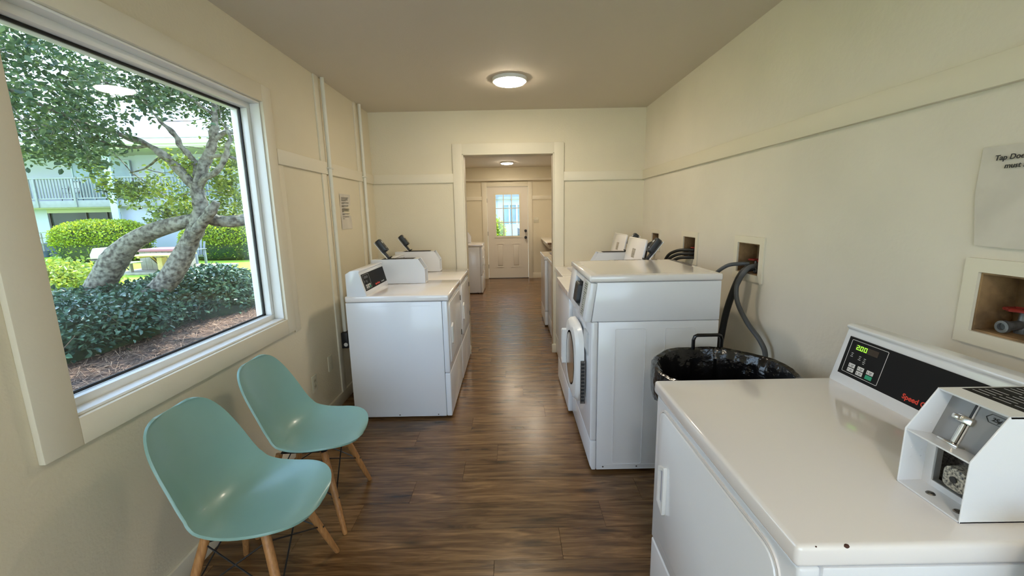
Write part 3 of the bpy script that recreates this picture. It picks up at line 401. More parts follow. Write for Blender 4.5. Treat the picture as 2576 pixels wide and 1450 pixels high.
# ---- far door
d = struct(empty('door_1')); Yd = YF+.02
DOORM = mat('door_paint', (.76,.70,.60), .45)
lx0,lx1,lz0,lz1 = -.353,.192,.955,1.885
dm = MB()
for q in ((FX0+.004,.014,lx0,2.041),(lx1,.014,FX1-.004,2.041),(lx0,.014,lx1,lz0),(lx0,lz1,lx1,2.041)): dm.box(q[0],Yd,q[1],q[2],Yd+.045,q[3])
dm.build('door_leaf', DOORM, d)
ring(rrect(lx0-.03,lz0-.03,lx1+.03,lz1+.03,.004,1), rrect(lx0+.012,lz0+.012,lx1-.012,lz1-.012,.003,1), Yd-.012, Yd+.03, 'y').build('lite_frame', TRIM, d)
for i in (1,2):
    xx = lx0+(lx1-lx0)*i/3; box('muntin', TRIM, xx-.009,Yd-.006,lz0,xx+.009,Yd+.014,lz1,.003,d)
    zz = lz0+(lz1-lz0)*i/3; box('muntin', TRIM, lx0,Yd-.004,zz-.009,lx1,Yd+.012,zz+.009,.003,d)
for a in range(3):
    for b in range(3):
        w=(lx1-lx0)/3; h=(lz1-lz0)/3; box('pane', GLASS, lx0+a*w+.006,Yd+.016,lz0+b*h+.006,lx0+(a+1)*w-.006,Yd+.018,lz0+(b+1)*h-.006,0,d)
for (xa,xb) in ((-.363,-.165),(-.005,.202)):
    o_ = ring(rrect(xa,.255,xb,.80,.003,1), rrect(xa+.022,.277,xb-.022,.778,.003,1), Yd-.009, Yd+.001, 'y'); o_.box(xa+.045,Yd-.012,.30,xb-.045,Yd+.001,.755,.008); o_.build('raised_panel', DOORM, d)
def knob(z, r, nm):
    k = MB(); Mk = Matrix.Translation((.315,Yd,z)) @ Matrix.Rotation(math.pi/2,4,'X')
    k.lathe([(r*1.05,0),(r*1.05,.008),(r*.45,.012),(r*.45,.03),(r*.9,.04),(r,.055),(r*.7,.068),(.001,.07)],20,M=Mk); k.build(nm, BLACK, d)
knob(.925,.03,'door_knob'); knob(1.072,.029,'deadbolt')
for z in (.28,1.02,1.75): box('hinge', STEEL, FX0-.008,Yd-.012,z-.045,FX0+.008,Yd,z+.045,.002,d)
# ================================================================ LAUNDRY MACHINES (local: x = user's left to right, y = front to back)
def face_elements(par, W=.52, lit=False, detail=True):
    """control panel on the sloped console face"""
    y0,z0,y1,z1 = .556,.914,.596,1.078; v = Vector((0,y1-y0,z1-z0)); M = frame((0,y0,z0),(1,0,0),v)      # z of M points to the user
    cp = MB().box(.022,.030,.0005,W-.012,.150,.003,.0008,1,M).build('control_panel', PANEL, par)
    def E(x,yv,z,nm,m,par=cp): return
    ring(rrect(.035,.040,.162,.143,.003,2), rrect(.0362,.0412,.1608,.1418,.002,2), .003,.0034,'z',M).build('outline', WHITE, cp)
    sx,sz = .127,.103; X0,Z1 = .035,.143
    P = lambda a,b: (X0+a*sx, Z1-b*sz)
    a,b = P(.15,.27); c,d_ = P(.78,.10); MB().box(a,b,.003,c,d_,.0036,0,1,M).build('display', DISPB, cp)
    if lit:
        # seven-segment digits 2.00
        def seg(mb, ox, oz, w, h, segs, t=.0016):
            S_ = {'a':(ox,oz+h-t,ox+w,oz+h),'d':(ox,oz,ox+w,oz+t),'g':(ox,oz+h/2-t/2,ox+w,oz+h/2+t/2),'f':(ox,oz+h/2,ox+t,oz+h),'b':(ox+w-t,oz+h/2,ox+w,oz+h),'e':(ox,oz,ox+t,oz+h/2),'c':(ox+w-t,oz,ox+w,oz+h/2)}
            for s_ in segs: q = S_[s_]; mb.box(q[0],q[1],.0037,q[2],q[3],.0042,0,1,M)
        mb = MB(); ox,oz = P(.19,.25)
        seg(mb,ox,oz,.009,.0135,'abged'); mb.box(ox+.0102,oz,.0037,ox+.012,oz+.0018,.0042,0,1,M); seg(mb,ox+.0135,oz,.009,.0135,'abcdef'); seg(mb,ox+.027,oz,.009,.0135,'abcdef')
        mb.build('digits', DIGIT, cp)
    mb = MB()
    for (a,b,n) in ((.13,.40,3),(.36,.42,3),(.50,.44,4)):
        for i in range(n):
            x_,z_ = P(a,b+.05*i); w_ = (.007,.005,.009,.006)[i]; mb.box(x_-w_/2,z_,.003,x_+w_/2,z_+.0018,.0035,0,1,M)
    mb.build('indicator_print', LGREY, cp)
    for r,bv in ((0,.745),(1,.885)):
        for cidx,av in enumerate((.235,.49,.75)):
            x_,z_ = P(av,bv); g = r==1 and cidx==2
            kk = MB().box(x_-.0115,z_-.006,.003,x_+.0115,z_+.006,.0045,.0007,1,M).build('key', GREENB if g else WHITE, cp)
            if not g: MB().box(x_-.002,z_+.0007,.0045,x_+.008,z_+.0022,.0048,0,1,M).box(x_-.002,z_-.0028,.0045,x_+.006,z_-.0013,.0048,0,1,M).box(x_-.008,z_-.003,.0045,x_-.0066,z_+.003,.0048,0,1,M).build('key_print', INK, cp)
            else: kk['label'] = 'green start key'
    text('logo', 'Speed Queen', .0185, RED, cp, M @ Matrix.Translation((.240,.042,.0032)), bold=.0005)
    if not lit: text('logo', 'Commercial', .014, LGREY, cp, M @ Matrix.Translation((.378,.042,.0032)))
def console(par, W=.52, lit=False):
    c = MB(); c.prism([(.552,.912),(.690,.912),(.690,1.068),(.655,1.090),(.606,1.096),(.590,1.092),(.590,1.084),(.597,1.078)],0,W,'x',.004,2)
    co = c.build('console', ENAMEL, par); return co
def coin_box(par, x0=.525, x1=.645, detail=True):
    prof = [(.253,.9145),(.253,1.030),(.305,1.112),(.682,1.110),(.682,.9145)]
    h = MB(); t=.003
    h.prism(prof,x0,x0+t,'x',.0008,1); h.prism(prof,x1-t,x1,'x',.0008,1)
    h.prism([(.305,1.112),(.682,1.110),(.682,1.106),(.307,1.108)],x0,x1,'x'); h.box(x0,.253,.9145,x1,.682,.918,.0006,1)
    h.box(x0+t,.675,.918,x1-t,.682,1.108); h.prism([(.300,.918),(.304,.918),(.304,1.012),(.300,1.012)],x0+t,x0+.02,'x'); h.prism([(.300,.918),(.304,.918),(.304,1.012),(.300,1.012)],x1-.02,x1-t,'x')
    h.box(x0+.02,.3005,.918,x1-.02,.3035,.930); h.box(x0+.02,.3005,1.000,x1-.02,.3035,1.012)
    ho = h.build('coin_box', ENAMEL, par)
    MB().prism([(.2545,1.026),(.2545,1.029),(.318,1.016),(.318,1.013)],x0+t,x1-t,'x').build('shelf', ENAMEL, ho)
    MB().prism([(.304,1.016),(.307,1.016),(.340,1.107),(.337,1.107)],x0+t,x1-t,'x').build('coin_panel', GREY, ho)
    MB().box(x0+t,.335,.918,x1-t,.345,1.010).build('vault_plate', STEEL, ho)
    # frame on the grey coin panel
    P = frame((x0,.304,1.016),(1,0,0),(0,.033,.091))
    MB().box(.045,.012,.0005,.049,.093,.0015,0,1,P).build('coin_slot', BLACK, ho)
    MB().box(.038,.006,0,.044,.040,.003,.001,1,P).box(.050,.006,0,.052,.092,.003,.0008,1,P).build('slide_guide', WHITE, ho)
    cs = MB(); cs.box(.030,.046,0,.058,.060,.006,.002,2,P); cs.box(.026,.048,.002,.040,.058,.012,.003,2,P); cs.box(.026,.0,0,.064,.006,.016,.0015,2,P); cs.box(.044,.006,.001,.049,.046,.008,.001,1,P)
    cs.build('coin_chute', CHROME, ho)
    hx = [(.066,.074),(.073,.082),(.095,.082),(.102,.074),(.095,.066),(.073,.066)]
    hi = [(.0675,.074),(.0737,.0812),(.0943,.0812),(.1005,.074),(.0943,.0668),(.0737,.0668)]
    ring(hx,hi,.0004,.0007,'z',P).build('outline', INK, ho); text('price_print', '25¢', .0095, INK, ho, P @ Matrix.Translation((.076,.0705,.0006)), shear=.2, bold=.0002)
    lk = MB(); cx,cz = (x0+x1)/2+.008,.962; lk.prism(rrect(cx-.021,cz-.021,cx+.021,cz+.021,.012,4),.290,.336,'y',.003,2); lk.build('lock', mat('speckled_lock',(.62,.58,.48),.35,col2=(.03,.03,.03),vscale=260), ho)
    MB().lathe([(.006,0),(.006,.002),(.001,.0022)],16,M=Matrix.Translation((cx,.2895,cz)) @ Matrix.Rotation(math.pi/2,4,'X')).build('keyhole', BLACK, ho)
    for (xx,yy_) in ((x0+.045,.277),(x0+.095,.277)): MB().lathe([(.0075,0),(.006,.002),(.001,.003)],16,c=(xx,yy_,.918)).build('rivet', STEEL, ho)
    dm_ = MB()
    for xx in (x0+t+.0005,):
        for yy_,zz in ((.27,.97),(.29,.97),(.27,.99),(.29,.985),(.31,1.06),(.30,1.04)): dm_.lathe([(.0018,0),(.0012,.0006),(.0003,.0008)],8,M=Matrix.Translation((xx,yy_,zz)) @ Matrix.Rotation(math.pi/2,4,'Y'))
    dm_.build('dimple', ENAMEL, ho)
    lb = MB().box(x0+.006,.345,1.1113,x1-.006,.60,1.1122,0,1).build('instruction_label', PANEL, ho)
    tx = MB()
    for i in range(19):
        for q in range(3):
            if (i*3+q)%7==5: continue
            tx.box(x0+.012+.034*q,.358+.012*i,1.1122,x0+.012+.034*q+.028,.3598+.012*i,1.1124)
    tx.build('label_print', LGREY, lb)
    return ho
def reader(par, x0=.575):
    M = frame((x0,.560,1.110),(1,0,0),(0,.60,.80))    # local y runs up the stalk, z faces the user
    r = MB(); r.box(.012,0,0,.040,.085,.014,.003,2,M).box(0,-.004,-.002,.05,.004,.03,.002,1,M)
    ro = r.build('card_reader', BLACK, par)
    MB().prism(rrect(-.006,.056,.058,.170,.014,4),.006,.046,'z',.006,2,M).build('reader_head', SLATE, ro)
    MB().box(.006,.070,.046,.046,.150,.0475,.0006,1,M).build('reader_face', BLACK, ro)
    MB().box(.014,.128,.0475,.036,.146,.0482,0,1,M).build('reader_display', LGREY, ro)
    for i in range(3): MB().box(.010+.012*i,.080,.0475,.018+.012*i,.088,.0485,0,1,M).build('reader_key', GREY, ro)
    MB().box(-.004,-.02,-.006,.056,.170,-.002,.001,1,M).build('back_plate', ENAMEL, ro)
def shell(W, D, top=.868, seam=.345, fd=.04, kick=True):
    pass
def dryer(name, label, group, lit=False, with_reader=True, W=.683, D=.705):
    t = empty(name, label=label, cat='dryer', group=group)
    c = MB(); c.box(0,.0405,.018,W,D,.868,.004); 
    cab = c.build('cabinet', ENAMEL, t)
    e = MB()
    for xx in (-.0004,W-.0006): 
        for (ya,yb) in ((.12,.27),(.40,.55)): e.box(xx,ya,.838,xx+.001,yb,.8405)
    e.build('side_emboss', ENAMEL, cab)
    for yy_ in (.10,.38,.66): MB().lathe([(.005,0),(.004,.0015),(.001,.002)],10,M=Matrix.Translation((0,yy_,.032)) @ Matrix.Rotation(-math.pi/2,4,'Y')).build('screw', STEEL, cab)
    MB().box(0,0,.348,W,.0385,.868,.007,3).build('front_panel', ENAMEL, t)
    MB().box(0,0,.018,W,.0385,.343,.007,3).build('lower_panel', ENAMEL, t)
    dk = bmesh.new(); mb = MB(); mb.box(-.005,-.010,.872,W+.005,D,.914,.009,3)
    mb.build('top_deck', ENAMEL2, t)
    dr = MB(); dr.prism(rrect(.045,.40,.638,.842,.045,6),-.008,.001,'y',.003,2)
    do = dr.build('door', ENAMEL, t); ring(rrect(.037,.392,.646,.850,.05,6), rrect(.043,.398,.640,.844,.046,6),-.004,.001,'y').build('door_rim', ENAMEL2, do)
    hd = ring([(.082,.545),(.128,.525),(.132,.535),(.132,.675),(.128,.685),(.082,.665)],[(.092,.552),(.120,.538),(.122,.542),(.122,.668),(.120,.672),(.092,.658)],-.018,-.008,'y'); ho = hd.build('handle', PLASTIC, do)
    MB().box(.090,-.0095,.548,.124,-.008,.664,0).build('grip_recess', mat('lavender_grip',(.42,.42,.52),.4), ho)
    for z in (.46,.76):
        MB().box(W-.028,-.0095,z-.022,W-.014,0,z+.022,.001,1).build('hinge', BLACK, t)
    co = console(t, lit=lit); face_elements(t, lit=lit); coin_box(t)
    if with_reader: reader(t)
    for xx in (.05,W-.05):
        for yy_ in (.08,D-.08): MB().lathe([(.02,0),(.02,.012),(.008,.013),(.008,.02)],12,c=(xx,yy_,0)).build('foot', BLACK, t)
    return t
def top_washer(name, label, group, opened=True, W=.683, D=.70, extras=True):
    t = empty(name, label=label, cat='washer', group=group)
    cab = MB().box(0,.0405,.018,W,D,.868,.004).build('cabinet', ENAMEL, t)
    MB().box(0,0,.205,W,.0385,.868,.007,3).build('front_panel', ENAMEL, t); MB().box(0,0,.018,W,.0385,.200,.007,3).build('lower_panel', ENAMEL, t)
    # deck with a tub opening
    ox0,ox1,oy0,oy1 = .10,.56,.10,.50
    dk = MB()
    for q in ((-.005,-.010,ox0,D),(ox1,-.010,W+.005,D),(ox0,-.010,ox1,oy0),(ox0,oy1,ox1,D)): dk.box(q[0],q[1],.872,q[2],q[3],.914,.003,1)
    dk.build('top_deck', ENAMEL2, t)
    tb = MB(); tb.lathe([(.225,.0),(.225,-.30),(.08,-.34),(.08,-.20),(.05,-.02),(.001,0)],28,c=((ox0+ox1)/2,(oy0+oy1)/2,.872)); tb.build('tub', STEEL, t)
    if opened: M = frame(((ox0+ox1)/2,.515,.916),(1,0,0),(0,.20,.98))
    else: M = frame(((ox0+ox1)/2,.515,.9185),(1,0,0),(0,-1,0)) @ Matrix.Rotation(math.pi,4,'Y')
    ld = MB(); ld.prism(rrect(-.225,.0,.225,.345,.03,5),0,.016,'z',.004,2,M); lo = ld.build('lid', ENAMEL2, t)
    if opened:
        MB().box(-.05,.19,.0162,.03,.26,.0168,0,1,M).build('lid_label', mat('lid_sticker',(.55,.50,.42),.6,col2=(.2,.18,.15),vscale=60), lo)
    console(t); face_elements(t)
    if extras: coin_box(t); reader(t)
    for xx in (.05,W-.05):
        for yy_ in (.08,D-.08): MB().lathe([(.02,0),(.02,.012),(.008,.013),(.008,.02)],12,c=(xx,yy_,0)).build('foot', BLACK, t)
    return t
RR, RL = -math.pi/2, math.pi/2
d1 = dryer('dryer', 'white dryer standing nearest in the row along the window wall', 'dryers along the window wall'); d1.location = (-.454,2.831,0); d1.rotation_euler = (0,0,RL)
d2 = clone(d1, (-.452,3.532,0)); d2['label'] = 'white dryer between the nearer dryer and the doorway wall'
d0 = dryer('dryer', 'large white dryer beside the camera with lit 2.00 display', 'dryers on the water pipe side', lit=True, with_reader=False); d0.location = (.466,1.284,0); d0.rotation_euler = (0,0,RR)
[setattr(o_,'location',(0,.044,0)) for o_ in bpy.data.objects if o_.parent==d0 and o_.name.startswith('coin_box')]
for (xx,yy_,rz_) in ((.6845,.072,.0042),(.6845,.022,.0018)): MB().lathe([(.01,-1),(.7,-.7),(1,0),(.7,.7),(.01,1)],10,M=Matrix.Translation((xx,yy_,.9105)) @ Matrix.Diagonal((rz_*.8,rz_*1.2,rz_*.9,1))).build('chip', mat('rust_chip',(.06,.02,.01),.8), d0)
w2 = top_washer('top_load_washer', 'white top-load washer just beyond the front-load washer, lid raised', 'washers with raised lids'); w2.location = (.392,3.552,0); w2.rotation_euler = (0,0,RR)
w3 = clone(w2, (.445,4.258,0)); w3['label'] = 'white top-load washer against the doorway wall, lid raised'
L3 = dryer('dryer', 'white dryer in the back room left of the outside door', 'dryers along the window wall', with_reader=False); L3.location = (-.547,7.64,0); L3.rotation_euler = (0,0,RL)
wa = top_washer('top_load_washer', 'white washer in the back room nearest the worktop', 'washers in the back room', opened=False, extras=False); wa.location = (.412,5.957,0); wa.rotation_euler = (0,0,RR)
wb = clone(wa, (.446,5.222,0)); wb['label'] = 'white washer just behind the right doorway jamb'
# ---- front-load washer
def front_washer():
    W,D = .683,.676
    t = empty('front_load_washer', label='tall white front-load washer with round door beside the waste bin', cat='washer')
    cab = MB().box(0,.0365,.018,W,D,.8795,.004).build('cabinet', ENAMEL, t)
    e = MB()
    for xx in (W-.0002,): 
        for (ya,yb,za,zb) in ((.125,.290,.052,.842),(.392,.552,.052,.842)):
            ring(rrect(ya,za,yb,zb,.012,4), rrect(ya+.0025,za+.0025,yb-.0025,zb-.0025,.010,4), xx, xx+.002,'x',mb=e)
        ring(rrect(.05,.024,.66,.050,.008,4), rrect(.0515,.0255,.6585,.0485,.007,4), xx, xx+.001,'x',mb=e)
    e.build('side_emboss', ENAMEL, cab)
    for yy_ in (.075,.265,.45): MB().lathe([(.005,0),(.004,.0015),(.001,.002)],10,M=Matrix.Translation((W,yy_,.036)) @ Matrix.Rotation(math.pi/2,4,'Y')).build('screw', STEEL, cab)
    MB().box(0,0,.1975,W,.0345,.8795,.008,3).build('front_panel', ENAMEL, t)
    MB().prism([(.0,.045),(.012,.018),(.0345,.018),(.0345,.1925),(0,.1925)],0,W,'x',.004,2).build('kick_panel', ENAMEL, t)
    MB().prism([(.0005,.8825),(D,.8825),(D,1.092),(.0275,1.092)],0,W,'x',.003,2).build('upper_body', ENAMEL, t)
    # sloped control hood: bars round the reader opening
    q = [(-.037,.883),(-.001,.883),(.0255,1.092),(-.006,1.092)]
    M = frame((0,-.037,.883),(1,0,0),(0,.031,.209)); H = .211
    hd = MB(); ox0,ox1,ov0,ov1 = .20,.47,.035,.185
    hd.prism([(0,0),(ox0,0),(ox0,H),(0,H)],-.033,0,'z',.004,2,M); hd.prism([(ox1,0),(W,0),(W,H),(ox1,H)],-.033,0,'z',.004,2,M)
    hd.prism([(ox0-.005,0),(ox1+.005,0),(ox1+.005,ov0),(ox0-.005,ov0)],-.033,-.0005,'z',0,1,M); hd.prism([(ox0-.005,ov1),(ox1+.005,ov1),(ox1+.005,H),(ox0-.005,H)],-.033,-.0005,'z',0,1,M)
    ho = hd.build('control_hood', ENAMEL, t)
    MB().box(ox0,ov0,-.033,ox1,ov1,-.030,0,1,M).build('recess_plate', BLACK, ho)
    MB().prism(rrect(.30,.045,.43,.165,.02,4),-.030,.016,'z',.008,3,M).build('card_reader', SLATE, ho)
    MB().box(.33,.10,.016,.40,.15,.017,0,1,M).build('reader_display', BLACK, ho)
    lb = MB().box(.53,.010,0,.612,.200,.0012,0,1,M).build('instruction_label', mat('label_grey',(.42,.42,.38),.5), ho)
    tx = MB(); random.seed(8)
    for i in range(15): tx.box(.538,.018+i*.012,.0012,.538+random.choice((.02,.035,.05,.066)),.018+i*.012+.0035,.0017,0,1,M)
    tx.build('label_print', INK, lb)
    MB().box(-.008,-.014,1.095,W+.008,D+.004,1.131,.010,3).build('top_lid', ENAMEL2, t)
    MB().box(.035,.03,1.1305,W-.035,D-.04,1.1318,.0008,1).build('lid_inset', ENAMEL2, t)
    # door
    cx,cz = .30,.555
    pts = lambda r, e=3.4, n=44, kx=1: [(cx+kx*r*math.copysign(abs(math.cos(a))**(2/e),math.cos(a)), cz+r*math.copysign(abs(math.sin(a))**(2/e),math.sin(a))) for a in [2*math.pi*k/n for k in range(n)]]
    circ = lambda r, n=44: [(cx+r*math.cos(2*math.pi*k/n), cz+r*math.sin(2*math.pi*k/n)) for k in range(n)]
    dr = empty('door'); dr.parent = t
    rg = MB(); prof = [(-.012,pts(.242)),(-.040,pts(.238)),(-.058,pts(.222)),(-.064,circ(.200)),(-.060,circ(.172)),(-.030,circ(.160)),(-.012,circ(.160))]
    n=44; rings = [[rg.bm.verts.new((p[0],y_,p[1])) for p in pl] for y_,pl in prof]
    for i in range(len(rings)):
        a,b = rings[i], rings[(i+1)%len(rings)]
        for k_ in range(n): rg.bm.faces.new((a[k_],a[(k_+1)%n],b[(k_+1)%n],b[k_]))
    rg.build('door_ring', PLASTIC, dr)
    MB().lathe([(.162,0),(.155,-.010),(.14,.03),(.10,.055),(.04,.065),(.001,.066)],40,M=Matrix.Translation((cx,-.034,cz)) @ Matrix.Rotation(-math.pi/2,4,'X')).build('door_bowl', mat('dark_glass',(.03,.035,.04),.06), dr)
    MB().lathe([(.170,.004),(.162,.008),(.158,.004),(.158,-.004),(.170,-.004)],40,M=Matrix.Translation((cx,-.058,cz)) @ Matrix.Rotation(-math.pi/2,4,'X')).build('bowl_ring', CHROME, dr)
    hb = MB(); hb.box(.500,-.030,cz-.22,.545,-.002,cz+.10,.006,2)
    hg = MB().box(.540,-.034,cz-.20,.552,-.006,cz+.06,.002,1).build('hinge', STEEL, dr)
    sl = MB()
    for i in range(11): sl.box(.5522,-.031,cz-.185+i*.022,.5532,-.012,cz-.172+i*.022)
    sl.build('hinge_slot', BLACK, dr)
    hn = ring([(.058,.46),(.10,.44),(.112,.45),(.112,.68),(.10,.69),(.058,.67)],[(.070,.475),(.094,.46),(.10,.465),(.10,.665),(.094,.67),(.070,.655)],-.088,-.052,'y'); hn.build('handle', PLASTIC, dr)
    MB().prism([(-.0,.80),(-.012,.795),(-.012,.70),(0,.66)],.50,.60,'x',.002,1).build('dispenser_flap', LGREY, t)
    for xx in (.05,W-.05):
        for yy_ in (.08,D-.08): MB().lathe([(.02,0),(.02,.012),(.008,.013),(.008,.02)],12,c=(xx,yy_,0)).build('foot', BLACK, t)
    return t
s1 = front_washer(); s1.location = (.416,2.838,0); s1.rotation_euler = (0,0,RR)
# ---- white hamper at the picture's corner
hp = empty('laundry_hamper', (1.045,.29,0), label='white plastic hamper with a lid, cut off at the corner beside the large dryer', cat='hamper')
MB().prism(rrect(-.265,-.26,.265,.26,.06,6),0,.905,'z',.01,3).build('body', PLASTIC, hp)
MB().prism(rrect(-.277,-.272,.277,.272,.065,6),.908,.965,'z',.016,4).build('lid', PLASTIC, hp)
for i in range(4): MB().lathe([(.018,0),(.018,.004),(.001,.0045)],10,c=((-1)**i*.2,(-.2 if i<2 else .2),-.0),).build('foot', BLACK, hp)
# ================================================================ WATER OUTLET BOXES, HOSES
def outlet_box(i, lab, frame_w=.038, valve=2):
    ya,yb,za,zb = BOXES[i]; t = empty('outlet_box', (B_,(ya+yb)/2,(za+zb)/2), label=lab, cat='outlet box', group='water outlet boxes on the wall')
    w,h = (yb-ya)/2,(zb-za)/2; e=.0005
    b = MB(); b.box(.105,-w+e,-h+e,.115,w-e,h-e); b.box(.0,-w+e,-h+e,.105,-w+.006,h-e); b.box(.0,w-.006,-h+e,.105,w-e,h-e); b.box(0,-w+.006,-h+e,.105,w-.006,-h+.006); b.box(0,-w+.006,h-.006,.105,w-.006,h-e)
    b.build('recess', PLY, t)
    ring(rrect(-w-frame_w,-h-frame_w,w+frame_w,h+frame_w,.003,2), rrect(-w,-h,w,h,.002,2), -.009, -.0002,'x').build('face_frame', TRIM, t)
    for s_ in ((-.045,.045) if valve==2 else (.050,)):
        v = MB(); c0 = (.070, s_, -h+.030)
        v.lathe([(.014,-.03),(.014,.008),(.010,.012),(.008,.04)],14,c=(c0[0],c0[1],c0[2])); v.tube([(c0[0],c0[1],c0[2]),(c0[0]-.05,c0[1],c0[2]-.004)],.013,14)
        v.lathe([(.017,0),(.017,.012),(.010,.013),(.010,.003)],16,M=Matrix.Translation((c0[0]-.045,c0[1],c0[2]-.004)) @ Matrix.Rotation(-math.pi/2,4,'Y'))
        vo = v.build('valve', mat('old_metal',(.22,.23,.24),.5,metal=.7,var=.4,vscale=60), t)
        hw = MB(); n=30
        pr = [((.027+.003*math.cos(6*a)),a) for a in [2*math.pi*k/n for k in range(n)]]
        hw.tube([(c0[0]-.012+r*math.cos(a),c0[1]+r*math.sin(a),c0[2]+.042) for r,a in pr+pr[:1]],.0045,6,cap=False)
        for a in (0,2.09,4.19): hw.tube([(c0[0]-.012,c0[1],c0[2]+.042),(c0[0]-.012+.026*math.cos(a),c0[1]+.026*math.sin(a),c0[2]+.042)],.003,6)
        hw.build('handwheel', REDP, vo)
    return t
outlet_box(0,'open wall box under the printed sign with bare valve and red handwheel', valve=1)
outlet_box(1,'open wall box with red handwheel and thick hoses behind the waste bin'); outlet_box(2,'open wall box half hidden behind the front-load washer'); outlet_box(3,'small dark open wall box next to the doorway wall corner', .03)
def hose(name, lab, pts, r, m, grp=None, cat='hose', smooth=6):
    mb = MB(); mb.tube(pts, r, 12, smooth=smooth); o = mb.build(name, m); tag(o, lab, cat, grp); return o
hose('water_hose','short dark hose from wall box to back of front-load washer',[(1.335,2.345,1.153),(1.29,2.36,1.152),(1.235,2.40,1.135),(1.19,2.46,1.06),(1.17,2.50,.92),(1.16,2.52,.7)],.011,HOSE_G)
hose('water_hose','grey hose curling from wall box down behind the waste bin',[(1.36,2.28,1.150),(1.30,2.27,1.146),(1.262,2.265,1.11),(1.245,2.29,1.04),(1.24,2.26,.95),(1.25,2.17,.86),(1.27,2.08,.79),(1.285,2.045,.72),(1.285,2.06,.60),(1.28,2.08,.3),(1.26,2.12,.03)],.0125,HOSE_G)
hose('drain_hose','thick black drain hose hanging from the wall box behind the bin',[(1.35,2.31,1.135),(1.31,2.325,1.125),(1.285,2.34,1.08),(1.27,2.37,.99),(1.26,2.41,.86),(1.25,2.43,.70),(1.24,2.45,.5),(1.22,2.5,.05)],.019,HOSE_B)
for k_,(dy,dz,lab) in enumerate(((0,0,'upper dark hose looping out of the half hidden wall box'),(-.02,-.025,'middle dark hose looping out of the half hidden wall box'),(-.045,-.05,'lowest dark hose looping out of the half hidden wall box'))):
    hose('water_hose',lab,[(1.36,3.07+dy*.5,1.165+dz),(1.30,3.09+dy,1.168+dz),(1.24,3.16+dy,1.155+dz),(1.20,3.24+dy,1.10+dz),(1.18,3.30+dy,.95)],.012,HOSE_B,'hoses at the half hidden wall box')
hose('drain_hose','black hose leaving the small wall box by the corner',[(1.37,3.86,1.165),(1.30,3.85,1.17),(1.24,3.86,1.12),(1.22,3.88,.95)],.018,HOSE_B)
# ================================================================ PIPES, PLATES, PAPERS
def conduit(y, zb, lab):
    t = empty('conduit_pipe', (A_+.030,y,0), label=lab, cat='pipe', group='painted conduits on the window wall')
    MB().tube([(0,0,zb),(0,0,C_-.001)],.0145,14).build('pipe', PIPE, t)
    MB().box(-.018,-.028,1.808,.018,.028,1.820,.003).build('clip', PIPE, t)
    MB().lathe([(.0165,0),(.0165,.03),(.0155,.032)],14,c=(0,0,1.50)).build('coupling', PIPE, t)
conduit(3.222,.56,'nearer white conduit pipe on window wall ending in black socket'); conduit(3.965,.40,'farther white conduit pipe near the doorway wall corner')
t = empty('socket_box', (A_,3.222,.49), label='black power socket box at foot of the nearer conduit', cat='socket')
MB().box(.012,-.040,-.062,.062,.040,.068,.006).build('body', BLACK, t); MB().lathe([(.016,0),(.014,.004),(.001,.006)],16,M=Matrix.Translation((.045,-.040,-.03)) @ Matrix.Rotation(math.pi/2,4,'X')).build('plug', PLASTIC, t)
hose('power_cord','black power cord hanging behind the nearest left dryer',[(A_+.075,3.225,.46),(A_+.11,3.2,.40),(A_+.12,3.18,.28),(A_+.10,3.16,.12),(A_+.12,3.2,.03)],.009,HOSE_B,cat='cord')
def plate(x,y,z,lab,kind):
    t = empty('wall_plate', (x,y,z), label=lab, cat='wall plate'); MB().prism(rrect(-.036,-.058,.036,.058,.004,3),0,.006,'x',.002,2).build('plate', IVORY, t)
    if kind: 
        for s_ in (-.02,.02): 
            MB().prism(rrect(-.016,s_-.014,.016,s_+.014,.008,3),.006,.008,'x').build('receptacle', mat('ivory_dark',(.55,.51,.38),.4), t)
            MB().box(.008,-.008,s_-.004,.0085,-.005,s_+.006).box(.008,.005,s_-.004,.0085,.008,s_+.006).build('slot', BLACK, t)
    MB().lathe([(.003,0),(.001,.001)],8,M=Matrix.Translation((.006,0,0)) @ Matrix.Rotation(math.pi/2,4,'Y')).build('screw', STEEL, t)
plate(A_,2.71,.335,'ivory double power outlet on the wall beyond the chairs',1); plate(A_,2.975,.385,'blank ivory wall plate beside the nearest left dryer',0)
t = empty('light_switch', (.552,YF,1.305), label='double light switch plate right of the outside door', cat='switch')
MB().box(-.058,-.006,-.06,.058,0,.06,.002).build('plate', IVORY, t)
for s_ in (-.024,.024): MB().box(s_-.005,-.014,-.010,s_+.005,-.006,.012,.001).build('toggle', PLASTIC, t)
random.seed(4)
t = empty('notice_paper', (A_+.0005,3.528,1.497), label='printed notice taped to the window wall between the two conduits', cat='notice')
pm = MB(); n=10; vs=[]
for i in range(n+1):
    z = -.142+.284*i/n; vs += [(.002+.002*math.sin(i*.9),-.109,z),(.001+.003*math.sin(i*.7+1),.109,z)]
pm._add(vs,[(2*i,2*i+1,2*i+3,2*i+2) for i in range(n)]); pm._add([(v[0]-.0015,v[1],v[2]) for v in vs],[(2*i,2*i+2,2*i+3,2*i+1) for i in range(n)]); pm.build('sheet', PAPER, t)
pr = MB(); z=.112
for ln in (1,.85,.9,.6,0,1,.3,0,.9,.3,0,1,1,.95,.2,0,1,.3,0,.9,0,.25):
    if ln: pr.box(.0055,-.085,z,.006,-.085+.15*ln,z+.0032)
    z -= .0085 if ln else .007
pr.build('printed_lines', INK, t)
t = empty('printed_sign', (B_-.001,1.10,1.48), label='white paper sign on right wall reading Tap Does', cat='sign')
sg = MB(); n=8; ya,yb = .112,-.104
vs=[]; tl=(.115,.132); bl=(.093,-.136)
NU,NV = 9,13
